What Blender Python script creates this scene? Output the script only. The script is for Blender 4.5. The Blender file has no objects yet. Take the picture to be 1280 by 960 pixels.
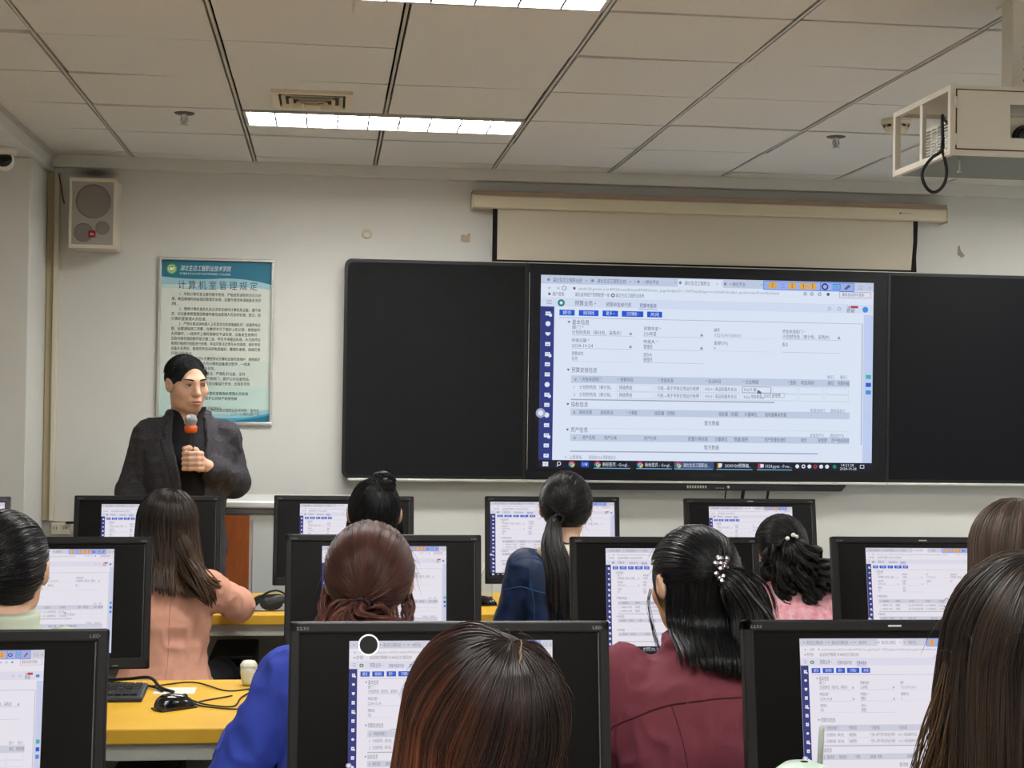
EXPOSURE = 0.0
LAMP = 55.0
import bpy, bmesh, math, random
import numpy as np
from mathutils import Vector, Matrix
from mathutils.bvhtree import BVHTree

random.seed(7)
RNG = np.random.default_rng(11)
SC = bpy.context.scene
COL = SC.collection
PI = math.pi

# ------------------------------------------------------------------ view settings
SC.view_settings.view_transform = 'Standard'
SC.view_settings.look = 'None'
SC.view_settings.gamma = 1.0
SC.view_settings.exposure = EXPOSURE
SC.view_settings.use_curve_mapping = False
SC.cycles.max_bounces = 8
SC.cycles.diffuse_bounces = 6
SC.cycles.glossy_bounces = 3
SC.cycles.caustics_reflective = False
SC.cycles.caustics_refractive = False
w = bpy.data.worlds.new('room_dark'); SC.world = w
w.use_nodes = True
w.node_tree.nodes['Background'].inputs[0].default_value = (.5, .5, .5, 1)
w.node_tree.nodes['Background'].inputs[1].default_value = .02

# ------------------------------------------------------------------ camera
F = 1890.0
YAW = math.atan(231 / 1890.0); PITCH = 24 / 1890.0; ROLL = .0145
cd = bpy.data.cameras.new('camera'); cam = bpy.data.objects.new('camera', cd); COL.objects.link(cam)
cd.sensor_fit = 'HORIZONTAL'; cd.sensor_width = 36.0; cd.lens = 36.0 * F / 1280.0
cd.clip_start = .05; cd.clip_end = 60
cam.matrix_world = Matrix.Translation((0, 0, 1.55)) @ Matrix.Rotation(-YAW, 4, 'Z') @ Matrix.Rotation(PI / 2 + PITCH, 4, 'X') @ Matrix.Rotation(ROLL, 4, 'Z')
SC.camera = cam

# ------------------------------------------------------------------ materials
def srgb(r, g, b):
    def f(c):
        c /= 255.0
        return c / 12.92 if c <= .04045 else ((c + .055) / 1.055) ** 2.4
    return (f(r), f(g), f(b), 1.0)

def mat(name, col, rough=.6, spec=.35, metal=0.0, noise=0.0, nscale=20.0, bump=0.0, bscale=200.0, coat=0.0, stretch=None, col2=None):
    m = bpy.data.materials.new(name); m.use_nodes = True
    nt = m.node_tree; b = nt.nodes['Principled BSDF']
    b.inputs['Base Color'].default_value = col
    b.inputs['Roughness'].default_value = rough
    b.inputs['Specular IOR Level'].default_value = spec
    b.inputs['Metallic'].default_value = metal
    b.inputs['Coat Weight'].default_value = coat
    tc = nt.nodes.new('ShaderNodeTexCoord')
    src = tc.outputs['Object']
    if stretch:
        mp = nt.nodes.new('ShaderNodeMapping'); mp.inputs['Scale'].default_value = stretch
        nt.links.new(src, mp.inputs['Vector']); src = mp.outputs['Vector']
    if noise > 0:
        n = nt.nodes.new('ShaderNodeTexNoise'); n.inputs['Scale'].default_value = nscale; n.inputs['Detail'].default_value = 5
        nt.links.new(src, n.inputs['Vector'])
        r = nt.nodes.new('ShaderNodeValToRGB')
        c2 = col2 or tuple(max(0, c * (1 - noise)) for c in col[:3]) + (1,)
        r.color_ramp.elements[0].position = .3; r.color_ramp.elements[0].color = c2
        r.color_ramp.elements[1].position = .7; r.color_ramp.elements[1].color = col
        nt.links.new(n.outputs['Fac'], r.inputs['Fac'])
        nt.links.new(r.outputs['Color'], b.inputs['Base Color'])
    if bump > 0:
        n2 = nt.nodes.new('ShaderNodeTexNoise'); n2.inputs['Scale'].default_value = bscale; n2.inputs['Detail'].default_value = 3
        nt.links.new(src, n2.inputs['Vector'])
        bp = nt.nodes.new('ShaderNodeBump'); bp.inputs['Strength'].default_value = bump; bp.inputs['Distance'].default_value = .004
        nt.links.new(n2.outputs['Fac'], bp.inputs['Height'])
        nt.links.new(bp.outputs['Normal'], b.inputs['Normal'])
    return m

def emat(name, col, strength=1.0):
    m = bpy.data.materials.new(name); m.use_nodes = True
    nt = m.node_tree; b = nt.nodes['Principled BSDF']
    b.inputs['Base Color'].default_value = (.01, .01, .01, 1)
    b.inputs['Roughness'].default_value = .5
    b.inputs['Specular IOR Level'].default_value = .2
    b.inputs['Emission Color'].default_value = col
    b.inputs['Emission Strength'].default_value = strength
    return m

# ------------------------------------------------------------------ object helpers
def empty(name, loc=(0, 0, 0), rz=0.0, label=None, cat=None, group=None, kind=None):
    o = bpy.data.objects.new(name, None); COL.objects.link(o)
    o.location = loc; o.rotation_euler = (0, 0, rz); o.empty_display_size = .05
    tag(o, label, cat, group, kind)
    return o

def tag(o, label=None, cat=None, group=None, kind=None):
    if label: o['label'] = label
    if cat: o['category'] = cat
    if group: o['group'] = group
    if kind: o['kind'] = kind
    return o

def link_mesh(name, me, mats, parent=None, smooth=False):
    if not isinstance(mats, (list, tuple)): mats = [mats]
    for m in mats: me.materials.append(m)
    o = bpy.data.objects.new(name, me); COL.objects.link(o)
    if parent: o.parent = parent
    if smooth and len(me.polygons):
        me.polygons.foreach_set('use_smooth', np.ones(len(me.polygons), dtype=bool))
    me.update()
    return o

def np_mesh(name, V, Fq):
    """V (n,3), Fq (m,k) faces all of the same size"""
    me = bpy.data.meshes.new(name)
    V = np.asarray(V, dtype=np.float32); Fq = np.asarray(Fq, dtype=np.int32)
    k = Fq.shape[1]
    me.vertices.add(len(V)); me.vertices.foreach_set('co', V.ravel())
    me.loops.add(Fq.size); me.loops.foreach_set('vertex_index', Fq.ravel())
    me.polygons.add(len(Fq)); me.polygons.foreach_set('loop_start', np.arange(0, Fq.size, k, dtype=np.int32))
    me.polygons.foreach_set('loop_total', np.full(len(Fq), k, dtype=np.int32))
    me.update(calc_edges=True); me.validate()
    return me

class MB:
    """collects shapes into one mesh"""
    def __init__(s): s.bm = bmesh.new(); s.mi = 0
    def _done(s, faces, smooth=False):
        for f in faces: f.material_index = s.mi; f.smooth = smooth
    def box(s, lo, hi, bevel=0.0, seg=2, M=None):
        c = [(a + b) / 2 for a, b in zip(lo, hi)]; d = [abs(b - a) for a, b in zip(lo, hi)]
        r = bmesh.ops.create_cube(s.bm, size=1.0, matrix=Matrix.Translation(c) @ Matrix.Diagonal((d[0], d[1], d[2], 1)))
        vs = r['verts']; fs = set(f for v in vs for f in v.link_faces)
        if bevel > 0:
            es = list(set(e for v in vs for e in v.link_edges))
            rb = bmesh.ops.bevel(s.bm, geom=es, offset=min(bevel, min(d) * .49), segments=seg, profile=.5, affect='EDGES')
            fs = set(rb['faces']) | set(f for f in fs if f.is_valid)
            vs = list(set(v for f in fs for v in f.verts))
        if M is not None: bmesh.ops.transform(s.bm, matrix=M, verts=list(set(vs)))
        s._done(fs, False); return s
    def ring(s, x0, y0, x1, y1, t, z0, z1, bevel=0.0, up='z'):
        """four bars that meet without overlapping; up='y': the frame stands in XZ and z0,z1 run along Y"""
        for a, b in (((x0, y0), (x1, y0 + t)), ((x0, y1 - t), (x1, y1)), ((x0, y0 + t), (x0 + t, y1 - t)), ((x1 - t, y0 + t), (x1, y1 - t))):
            if up == 'z': s.box((a[0], a[1], z0), (b[0], b[1], z1), bevel)
            else: s.box((a[0], z0, a[1]), (b[0], z1, b[1]), bevel)
        return s
    def tube(s, pts, r, sides=8, caps=True, smooth=True):
        pts = [Vector(p) for p in pts]; n = len(pts)
        rr = r if isinstance(r, (list, tuple)) else [r] * n
        rings = []; up = Vector((0, 0, 1)); prev = None
        for i, p in enumerate(pts):
            t = (pts[min(i + 1, n - 1)] - pts[max(i - 1, 0)]).normalized()
            if prev is None:
                a = up if abs(t.z) < .9 else Vector((1, 0, 0))
                nrm = t.cross(a).normalized()
            else:
                nrm = (prev - t * prev.dot(t)).normalized()
            prev = nrm; bi = t.cross(nrm)
            rings.append([s.bm.verts.new(p + (nrm * math.cos(2 * PI * k / sides) + bi * math.sin(2 * PI * k / sides)) * rr[i]) for k in range(sides)])
        fs = []
        for a, b in zip(rings[:-1], rings[1:]):
            for k in range(sides):
                fs.append(s.bm.faces.new((a[k], a[(k + 1) % sides], b[(k + 1) % sides], b[k])))
        s._done(fs, smooth)
        if caps:
            s._done([s.bm.faces.new(rings[0][::-1]), s.bm.faces.new(rings[-1])], False)
        return s
    def lathe(s, prof, seg=24, M=None, smooth=True):
        """prof: (radius, z) list"""
        M = M or Matrix.Identity(4); rings = []
        for r, z in prof:
            if r < 1e-6: rings.append([s.bm.verts.new(M @ Vector((0, 0, z)))])
            else: rings.append([s.bm.verts.new(M @ Vector((r * math.cos(2 * PI * k / seg), r * math.sin(2 * PI * k / seg), z))) for k in range(seg)])
        fs = []
        for a, b in zip(rings[:-1], rings[1:]):
            for k in range(seg):
                k2 = (k + 1) % seg
                if len(a) == 1 and len(b) == 1: continue
                if len(a) == 1: fs.append(s.bm.faces.new((a[0], b[k2], b[k])))
                elif len(b) == 1: fs.append(s.bm.faces.new((a[k], a[k2], b[0])))
                else: fs.append(s.bm.faces.new((a[k], a[k2], b[k2], b[k])))
        s._done(fs, smooth); return s
    def prism(s, poly, d, M=None, smooth=False):
        """poly in local XZ, extruded along +Y by d"""
        M = M or Matrix.Identity(4)
        a = [s.bm.verts.new(M @ Vector((x, 0, z))) for x, z in poly]
        b = [s.bm.verts.new(M @ Vector((x, d, z))) for x, z in poly]
        n = len(poly); fs = [s.bm.faces.new(a), s.bm.faces.new(b[::-1])]
        for k in range(n): fs.append(s.bm.faces.new((a[k], b[k], b[(k + 1) % n], a[(k + 1) % n])))
        s._done(fs, smooth); return s
    def poly(s, pts):
        s._done([s.bm.faces.new([s.bm.verts.new(p) for p in pts])]); return s
    def build(s, name, mats, parent=None, loc=None):
        bmesh.ops.recalc_face_normals(s.bm, faces=s.bm.faces[:])
        me = bpy.data.meshes.new(name); s.bm.to_mesh(me); s.bm.free()
        o = link_mesh(name, me, mats, parent)
        if loc: o.location = loc
        return o

def rrect(x0, z0, x1, z1, r, seg=6):
    out = []
    for cx, cz, a0 in ((x1 - r, z1 - r, 0), (x0 + r, z1 - r, 90), (x0 + r, z0 + r, 180), (x1 - r, z0 + r, 270)):
        for k in range(seg + 1):
            a = math.radians(a0 + 90 * k / seg); out.append((cx + r * math.cos(a), cz + r * math.sin(a)))
    return out

def copy_thing(o, label=None, group=None, loc=None, rz=None, parent=None, skip=()):
    c = o.copy(); COL.objects.link(c); c.parent = parent
    if label: c['label'] = label
    if group: c['group'] = group
    if loc is not None: c.location = loc
    if rz is not None: c.rotation_euler = (0, 0, rz)
    for ch in list(o.children):
        if ch.name.split('.')[0] not in skip: copy_thing(ch, parent=c)
    return c

def spline(pts, n):
    """Catmull-Rom through pts -> n points"""
    P = np.array(pts, float); m = len(P)
    P = np.vstack([2 * P[0] - P[1], P, 2 * P[-1] - P[-2]])
    t = np.linspace(0, m - 1 - 1e-6, n); i = t.astype(int); u = (t - i)[:, None]
    a, b, c, d = P[i], P[i + 1], P[i + 2], P[i + 3]
    return .5 * (2 * b + (c - a) * u + (2 * a - 5 * b + 4 * c - d) * u ** 2 + (3 * b - a - 3 * c + d) * u ** 3)

# ------------------------------------------------------------------ flat lettering
_tc = {}
def glyphs(txt, res=1):
    key = (txt, res)
    if key in _tc: return _tc[key]
    c = bpy.data.curves.new('lettering', 'FONT'); c.body = txt; c.size = 1.0; c.resolution_u = res
    o = bpy.data.objects.new('lettering', c); COL.objects.link(o)
    me = o.evaluated_get(bpy.context.evaluated_depsgraph_get()).to_mesh()
    V = np.array([v.co[:] for v in me.vertices]) if len(me.vertices) else np.zeros((0, 3))
    Fs = [list(p.vertices) for p in me.polygons]
    o.evaluated_get(bpy.context.evaluated_depsgraph_get()).to_mesh_clear()
    bpy.data.objects.remove(o); bpy.data.curves.remove(c)
    _tc[key] = (V, Fs); return V, Fs

class Flat:
    """flat graphics in XZ, facing -Y, layered towards -Y; several materials"""
    def __init__(s, W, H, layer=.0002): s.V = []; s.Fa = []; s.mi = []; s.W = W; s.H = H; s.L = layer; s.mats = []; s.rng = random.Random(3)
    def m(s, mt):
        if mt not in s.mats: s.mats.append(mt)
        return s.mats.index(mt)
    def p(s, u, v, l): return (u * s.W, -l * s.L, (1 - v) * s.H)
    def poly(s, uv, mt, l):
        b = len(s.V); s.V += [s.p(u, v, l) for u, v in uv]; s.Fa.append(list(range(b, b + len(uv)))[::-1]); s.mi.append(s.m(mt))
    def rect(s, u0, v0, u1, v1, mt, l=1): s.poly([(u0, v0), (u1, v0), (u1, v1), (u0, v1)], mt, l)
    def frame(s, u0, v0, u1, v1, t, mt, l=1):
        tv = t * s.W / s.H
        s.rect(u0, v0, u1, v0 + tv, mt, l); s.rect(u0, v1 - tv, u1, v1, mt, l); s.rect(u0, v0, u0 + t, v1, mt, l); s.rect(u1 - t, v0, u1, v1, mt, l)
    def disc(s, u, v, r, mt, l=1, n=18, a0=0, a1=360):
        q = [(u + r * math.cos(math.radians(a0 + (a1 - a0) * k / n)), v + r * s.W / s.H * math.sin(math.radians(a0 + (a1 - a0) * k / n))) for k in range(n + (a1 - a0 < 360))]
        if a1 - a0 < 360: q.append((u, v))
        s.poly(q, mt, l)
    def ring(s, u, v, r0, r1, mt, l=1, n=20):
        k0 = s.W / s.H
        for k in range(n):
            a, b = 2 * PI * k / n, 2 * PI * (k + 1) / n
            s.poly([(u + r0 * math.cos(a), v + r0 * k0 * math.sin(a)), (u + r1 * math.cos(a), v + r1 * k0 * math.sin(a)), (u + r1 * math.cos(b), v + r1 * k0 * math.sin(b)), (u + r0 * math.cos(b), v + r0 * k0 * math.sin(b))], mt, l)
    def text(s, txt, u, v, h, mt, l=3, width=None, res=1, sx=1.0, anchor='l', skew=0.0):
        """u,v: left end and vertical middle; h: letter height as a share of H; width: total width as a share of W"""
        V, Fs = glyphs(txt, res)
        if not len(V): return
        x0, x1 = V[:, 0].min(), V[:, 0].max()
        sz = h * s.H / .8
        kx = (width * s.W / (x1 - x0)) if width else sz * sx
        off = {'l': 0, 'c': -(x1 - x0) * kx / 2, 'r': -(x1 - x0) * kx}[anchor]
        b = len(s.V); mi = s.m(mt)
        for q in V: s.V.append((u * s.W + off + (q[0] - x0) * kx + skew * q[1] * sz, -l * s.L, (1 - v) * s.H + (q[1] - .36) * sz))
        for f in Fs: s.Fa.append([b + i for i in f]); s.mi.append(mi)
    def mesh(s, name):
        me = bpy.data.meshes.new(name); me.from_pydata(s.V, [], s.Fa); me.polygons.foreach_set('material_index', s.mi); me.update()
        return me
    def build(s, name, parent=None, loc=(0, 0, 0)):
        o = link_mesh(name, s.mesh(name), s.mats, parent); o.location = loc; return o
# ================================================================== the room
XL, XR, YB, YW, ZC = -2.2, 6.1, -3.4, 7.7, 2.74
M_wall = mat('wall_paint', srgb(207, 206, 201), .75, .2, noise=.05, nscale=1.7, bump=.05, bscale=60)
M_tile = mat('ceiling_tile', srgb(214, 212, 207), .85, .15, noise=.06, nscale=120, bump=.12, bscale=400)
M_void = mat('ceiling_void', srgb(20, 18, 16), .9, .1)
M_bar = mat('ceiling_bar', srgb(186, 180, 170), .45, .5)
M_floor = mat('floor_tile', srgb(170, 171, 170), .35, .4, noise=.12, nscale=6)
M_white = mat('white_enamel', srgb(222, 219, 210), .4, .4)
M_cream = mat('cream_plastic', srgb(206, 196, 176), .45, .4)
M_black = mat('black_plastic', srgb(24, 24, 26), .42, .45, bump=.08, bscale=900)
M_glossy = mat('black_gloss', srgb(12, 12, 14), .18, .5)
M_rubber = mat('black_rubber', srgb(18, 18, 19), .5, .35)
M_steel = mat('brushed_steel', srgb(190, 190, 188), .35, .5, metal=.85)
M_chrome = mat('chrome', srgb(210, 210, 212), .15, .5, metal=1)

def struct(o): o['kind'] = 'structure'; return o
struct(MB().box((XL - .1, YB - .1, -.1), (XR + .1, YW + .2, 0)).build('floor', M_floor))
struct(MB().box((XL - .1, YW, 0), (XR + .1, YW + .15, ZC + .2)).build('wall_front', M_wall))
struct(MB().box((XL - .15, YB, 0), (XL, YW, ZC + .2)).build('wall_left', M_wall))
struct(MB().box((XR, YB, 0), (XR + .15, YW, ZC + .2)).build('wall_right', M_wall))
struct(MB().box((XL - .1, YB - .15, 0), (XR + .1, YB, ZC + .2)).build('wall_back', M_wall))
# column in the front left corner and the boxed beam along the left wall, the beam strip over the front wall
struct(MB().box((XL, 7.25, 0), (-1.385, YW, 2.662), .006).build('pillar_left', M_wall))
struct(MB().box((XL, YB, 2.662), (-1.356, YW, ZC + .06), .006).build('beam_left', M_wall))
struct(MB().box((-1.356, 7.64, 2.682), (XR, YW, ZC + .03), .004).build('beam_front', M_wall))
struct(MB().box((-1.356, YB, 2.724), (-1.338, 7.64, 2.742)).build('trim_1', M_bar))

# lay-in ceiling: one slab per tile, slightly uneven, with gaps; lamps and vent take their places
DX, DY = .598, .597
X0, Y0 = -.376, 5.093
lamp_cells = {}
lamps = []      # (x0, x1, y0, y1)
for cx in (0, 6):
    for (row, side) in ((2, 'near'), (-2, 'far'), (-6, 'near'), (-9, 'far'), (-12, 'near')):
        xa, xb = X0 + cx * DX, X0 + (cx + 2) * DX
        ya = Y0 + row * DY
        y0, y1 = (ya + .012, ya + .335) if side == 'near' else (ya + DY - .335, ya + DY - .012)
        lamps.append((xa + .012, xb - .012, y0, y1, row == 2 and cx == 0, row == -2 and cx == 0))
        for k in (cx, cx + 1): lamp_cells[(k, row)] = (y0, y1)
mb = MB(); rr = random.Random(5)
def slab(x0, x1, y0, y1):
    a, b, c = (rr.gauss(0, .0018) for _ in range(3))
    zz = [ZC + a + b, ZC + a - b, ZC + a + c, ZC + a - c]
    q = [(x0, y0), (x1, y0), (x1, y1), (x0, y1)]
    lo = [mb.bm.verts.new((x, y, z)) for (x, y), z in zip(q, zz)]
    hi = [mb.bm.verts.new((x, y, ZC + .02)) for x, y in q]
    fs = [mb.bm.faces.new(lo[::-1]), mb.bm.faces.new(hi)]
    for k in range(4): fs.append(mb.bm.faces.new((lo[k], lo[(k + 1) % 4], hi[(k + 1) % 4], hi[k])))
    for f in fs: f.material_index = 0
kx0, kx1 = -2, int((XR - X0) / DX) + 1
for kx in range(kx0, kx1):
    for ky in range(int((YB - Y0) / DY) - 1, 5):
        x0, x1 = max(X0 + kx * DX + .0125, -1.34), min(X0 + (kx + 1) * DX - .0125, XR)
        y0, y1 = max(Y0 + ky * DY + .0065, YB), min(Y0 + (ky + 1) * DY - .0065, 7.638)
        if rr.random() < .12: y1 -= .006
        if x1 - x0 < .02 or y1 - y0 < .02: continue
        if (kx, ky) in lamp_cells:
            a, b = lamp_cells[(kx, ky)]
            if a - y0 > .05: slab(x0, x1, y0, a - .004)
            if y1 - b > .05: slab(x0, x1, b + .004, y1)
        else: slab(x0, x1, y0, y1)
mb.mi = 1
mb.box((XL, YB, ZC + .2), (XR, YW, ZC + .25))
for kx in range(kx0, kx1 + 1):
    x = X0 + kx * DX
    mb.mi = 2
    if -1.33 < x < XR:
        # runs stop where a lamp lies across them
        cuts = sorted((l[2] - .012, l[3] + .012) for l in lamps if l[0] < x - .1 and l[1] > x + .1)
        y = YB
        for a, b in cuts + [(7.638, 7.7)]:
            if a > y: mb.box((x - .0045, y, ZC - .001), (x + .0045, a, ZC + .01))
            y = b
struct(mb.build('ceiling', [M_tile, M_void, M_bar]))

# ------------------------------------------------------------------ ceiling lamps
M_tube = emat('lamp_light', (1.0, .995, .965, 1), LAMP)
M_louv = mat('louver_grey', srgb(128, 132, 146), .5, .2)
def ceiling_lamp():
    r = empty('ceiling_lamp')
    L, W = 1.172, .323
    mb = MB()
    mb.ring(-L/2, -W/2, L/2, W/2, .014, -.006, .06)
    mb.box((-L/2, -W/2, .06), (L/2, W/2, .066))
    mb.build('frame', M_bar, r)
    mb = MB(); mb.box((-L/2+.016, -W/2+.016, .03), (L/2-.016, W/2-.016, .036)); mb.build('diffuser', M_tube, r)
    mb = MB()
    for k in range(1, 9):
        x = -L/2 + L * k / 9; mb.box((x - .0035, -W/2+.014, -.005), (x + .0035, W/2-.014, .004))
    mb.box((-L/2+.014, -.006, -.005), (L/2-.014, .006, .004))
    mb.build('louver', M_louv, r)
    return r
L0 = None
for (xa, xb, ya, yb, vis, vis2) in lamps:
    loc = ((xa + xb) / 2, (ya + yb) / 2, ZC)
    o = ceiling_lamp() if L0 is None else copy_thing(L0, loc=loc)
    L0 = L0 or o; o.location = loc; o['category'] = 'ceiling lamp'
    if vis: o['label'] = 'lit recessed louvered ceiling lamp beside the square air vent near the front wall'
    elif vis2: o['label'] = 'lit recessed louvered ceiling lamp cut by the top edge of the photo'
    else: o['label'] = 'lit recessed louvered ceiling lamp of the rows outside the picture'; o['group'] = 'ceiling lamps outside the picture'

# ------------------------------------------------------------------ ceiling vent
r = empty('ceiling_vent', (-.076, 6.005, ZC), 0, 'square cream air vent with stepped louvers in the ceiling before the lit lamp', 'air vent')
M_vent = mat('vent_paint', srgb(214, 203, 180), .5, .35)
mb = MB(); S = .156
for k, (s_, z0, z1) in enumerate(((S, -.012, .004),)):
    t = .026 if k == 0 else .006
    mb.ring(-s_, -s_, s_, s_, t, z0, z1)
mb.build('frame', M_vent, r)
mb = MB()
for k in range(4):
    a = .119 - k * .029; b = a - .015
    za, zb = -.017 - .006 * k, -.004 - .005 * k
    q = [(-1, -1), (1, -1), (1, 1), (-1, 1)]
    for j in range(4):
        p, p2 = q[j], q[(j + 1) % 4]
        v = [Vector((p[0] * a, p[1] * a, za)), Vector((p2[0] * a, p2[1] * a, za)), Vector((p2[0] * b, p2[1] * b, zb)), Vector((p[0] * b, p[1] * b, zb))]
        vs = [mb.bm.verts.new(x) for x in v] + [mb.bm.verts.new(x + Vector((0, 0, .003))) for x in v]
        for f in ((0, 1, 2, 3), (7, 6, 5, 4), (0, 4, 5, 1), (2, 6, 7, 3), (1, 5, 6, 2), (3, 7, 4, 0)): mb.bm.faces.new([vs[i] for i in f])
mb.build('louver', M_vent, r)
MB().box((-.129, -.129, -.004), (.129, .129, -.0015)).build('throat', mat('vent_throat', srgb(52, 46, 38), .8), r)

# ------------------------------------------------------------------ sprinklers, smoke detector
def sprinkler():
    r = empty('ceiling_sprinkler')
    MB().lathe([(.0, .002), (.042, .002), (.042, -.004), (.034, -.008), (.014, -.009)], 28).build('cover_plate', mat('sprinkler_plate', srgb(92, 82, 72), .55, .3), r)
    mb = MB().lathe([(.011, -.006), (.011, -.022), (.006, -.026), (.004, -.05), (.0, -.05)], 16)
    mb.tube([(-.011, 0, -.02), (-.014, 0, -.034), (-.004, 0, -.05)], .003, 6); mb.tube([(.011, 0, -.02), (.014, 0, -.034), (.004, 0, -.05)], .003, 6)
    mb.lathe([(0, -.05), (.018, -.051), (.018, -.053), (0, -.054)], 16)
    mb.build('nozzle', M_steel, r)
    return r
s = sprinkler(); s.location = (-.608, 6.40, ZC); tag(s, 'metal fire sprinkler hanging from the ceiling tile left of the air vent', 'sprinkler')
s2 = copy_thing(s, 'metal fire sprinkler hanging from the ceiling to the left of the projector cage', loc=(2.193, 6.385, ZC))
r = empty('smoke_detector', (2.31, 5.98, ZC), 0, 'round cream smoke detector on the ceiling behind the projector cage', 'smoke detector')
MB().lathe([(0, .002), (.06, .002), (.062, -.014), (.056, -.02)], 32).build('base', M_cream, r)
MB().lathe([(.05, -.018), (.05, -.034), (.044, -.05), (.03, -.056), (0, -.057)], 32).build('sensor_head', M_cream, r)
mb = MB()
for k in range(10):
    a = 2 * PI * k / 10; mb.box((.045, -.009, -.033), (.0515, .009, -.024), 0, M=Matrix.Rotation(a, 4, 'Z'))
mb.build('slot', M_black, r)

# ------------------------------------------------------------------ dome camera under the beam
r = empty('ceiling_camera', (-1.455, 7.0, 2.662), 0, 'white turret security camera with black eye under the beam by the left pillar', 'security camera')
MB().lathe([(0, 0), (.055, 0), (.056, -.02), (.045, -.032), (.03, -.038)], 32).build('base', M_white, r)
Mx = Matrix.Translation((.004, -.012, -.062)) @ Matrix.Rotation(math.radians(70), 4, 'X') @ Matrix.Rotation(math.radians(0), 4, 'Y')
MB().lathe([(0, -.043), (.026, -.036), (.04, -.018), (.043, 0), (.041, .012), (.036, .018)], 28, Mx).build('ball', M_white, r)
MB().lathe([(.037, .0165), (.036, .024), (.022, .033), (.0, .036)], 28, Mx).build('lens', M_glossy, r)

# ------------------------------------------------------------------ left corner: trunking, outlet, speaker
t = empty('cable_trunking', (-1.345, 7.7, 0), 0, 'tall cream cable trunking running up the corner beside the left pillar', 'cable trunking')
MB().box((-.038, -.03, .94), (-.004, 0, 2.655), .003).build('channel', mat('trunk_olive', srgb(172, 160, 130), .5, .3), t)
MB().box((-.003, -.045, .94), (.02, 0, 2.657), .004).build('cover', mat('trunk_cover', srgb(206, 198, 180), .5, .35), t)
MB().tube([(.012, -.03, 2.65), (.018, -.055, 2.645), (.028, -.06, 2.6), (.04, -.058, 2.53), (.047, -.056, 2.5)], .0035, 6).build('loose_wire', mat('brown_wire', srgb(96, 62, 40), .5), t)
o = empty('wall_outlet', (-1.295, 7.7, .903), 0, 'cream double wall outlet box at the foot of the trunking', 'wall outlet')
MB().box((-.045, -.03, -.034), (.045, 0, .034), .004).build('box', M_cream, o)
mb = MB()
for x in (-.022, .022):
    mb.box((x - .018, -.0325, -.02), (x + .018, -.0295, .02), .002)
mb.build('face_plate', mat('plate', srgb(196, 190, 172), .45), o)
mb = MB()
for x in (-.022, .022):
    mb.box((x - .007, -.0335, -.008), (x - .004, -.032, .006)); mb.box((x + .004, -.0335, -.008), (x + .007, -.032, .006))
mb.box((-.045, -.031, .03), (.045, -.0295, .0325)); mb.box((-.045, -.031, -.0325), (.045, -.0295, -.03))
mb.build('slot', M_black, o)
MB().box((.03, -.05, .022), (.12, -.03, .034), .003).build('plug', M_rubber, o)

r = empty('wall_speaker', (-1.14, 7.7, 2.44), 0, 'pale box loudspeaker with grey grille hung high on the front wall', 'loudspeaker')
M_spk = mat('speaker_case', srgb(205, 196, 178), .45, .35)
mb = MB()
mb.box((-.11, -.2, -.17), (-.098, 0, .17)); mb.box((.098, -.2, -.17), (.11, 0, .17)); mb.box((-.098, -.1995, .152), (.098, 0, .1695)); mb.box((-.098, -.1995, -.1695), (.098, 0, -.152)); mb.box((-.098, -.02, -.152), (.098, -.001, .152))
mb.build('cabinet', M_spk, r)
M_gr = mat('speaker_grille', srgb(152, 146, 137), .6, .3, bump=.2, bscale=700)
MB().box((-.098, -.194, -.152), (.098, -.188, .152), .001).build('grille', M_gr, r)
M_cone = mat('speaker_cone', srgb(120, 114, 107), .7, .2)
for (x, z, rd) in ((.002, .058, .083), (-.043, -.094, .046), (.047, -.07, .033)):
    Mx = Matrix.Translation((x, -.1945, z)) @ Matrix.Rotation(PI / 2, 4, 'X')
    MB().lathe([(0, .0003), (rd * .9, .0003), (rd, .0), (rd, -.002)], 36, Mx).build('driver', M_cone, r)
bd = MB().box((-.017, -.199, -.116), (.015, -.195, -.084), .001).build('badge', mat('badge_red', srgb(150, 22, 30), .4), r)
fl = Flat(.03, .03); fl.text('JBL', .5, .5, .42, mat('badge_white', srgb(230, 225, 220), .5), 1, width=.7, anchor='c'); fl.build('badge_lettering', bd, (-.016, -.1995, -.115))

# ------------------------------------------------------------------ rules poster
P = empty('wall_poster', (-.842, 7.7, 1.422), 0, 'framed computer room rules poster with teal header on the wall behind the speaker', 'poster')
PW, PH = .57, .832
M_pf = mat('poster_frame', srgb(215, 214, 210), .25, .5, metal=.7)
mb = MB(); t_ = .014
mb.ring(0, 0, PW, PH, t_, -.022, -.002, .002, 'y')
mb.build('frame', M_pf, P)
pm = lambda n, c: mat(n, c, .35, .35)
pp, pteal, plt, pblue, pink_, pgreen, pyel = pm('poster_paper', srgb(205, 211, 203)), pm('poster_teal', srgb(38, 112, 138)), pm('poster_pale_teal', srgb(150, 192, 200)), pm('poster_blue', srgb(66, 150, 186)), pm('poster_ink', srgb(44, 46, 54)), pm('poster_green', srgb(120, 170, 60)), pm('poster_white', srgb(228, 232, 226))
ptit = pm('poster_title', srgb(54, 68, 112)); pm2 = pm('poster_mint', srgb(184, 208, 202))
fl = Flat(PW - .02, PH - .02, .0003)
fl.rect(0, 0, 1, 1, pp, 0)
fl.rect(0, .62, 1, 1, pm('poster_mint_pale', srgb(197, 208, 201)), .5)
fl.rect(0, .78, 1, 1, pm2, .7)
N = 24
top = [(k / N, .118 + .012 * math.sin(k / N * 5) + (0 if k / N < .55 else .17 * (k / N - .55) ** 1.5)) for k in range(N + 1)]
fl.poly([(0, 0)] + [(1, 0)] + [(u, v + .035 + .02 * math.sin(u * 4)) for u, v in top[::-1]], plt, 1)
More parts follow.
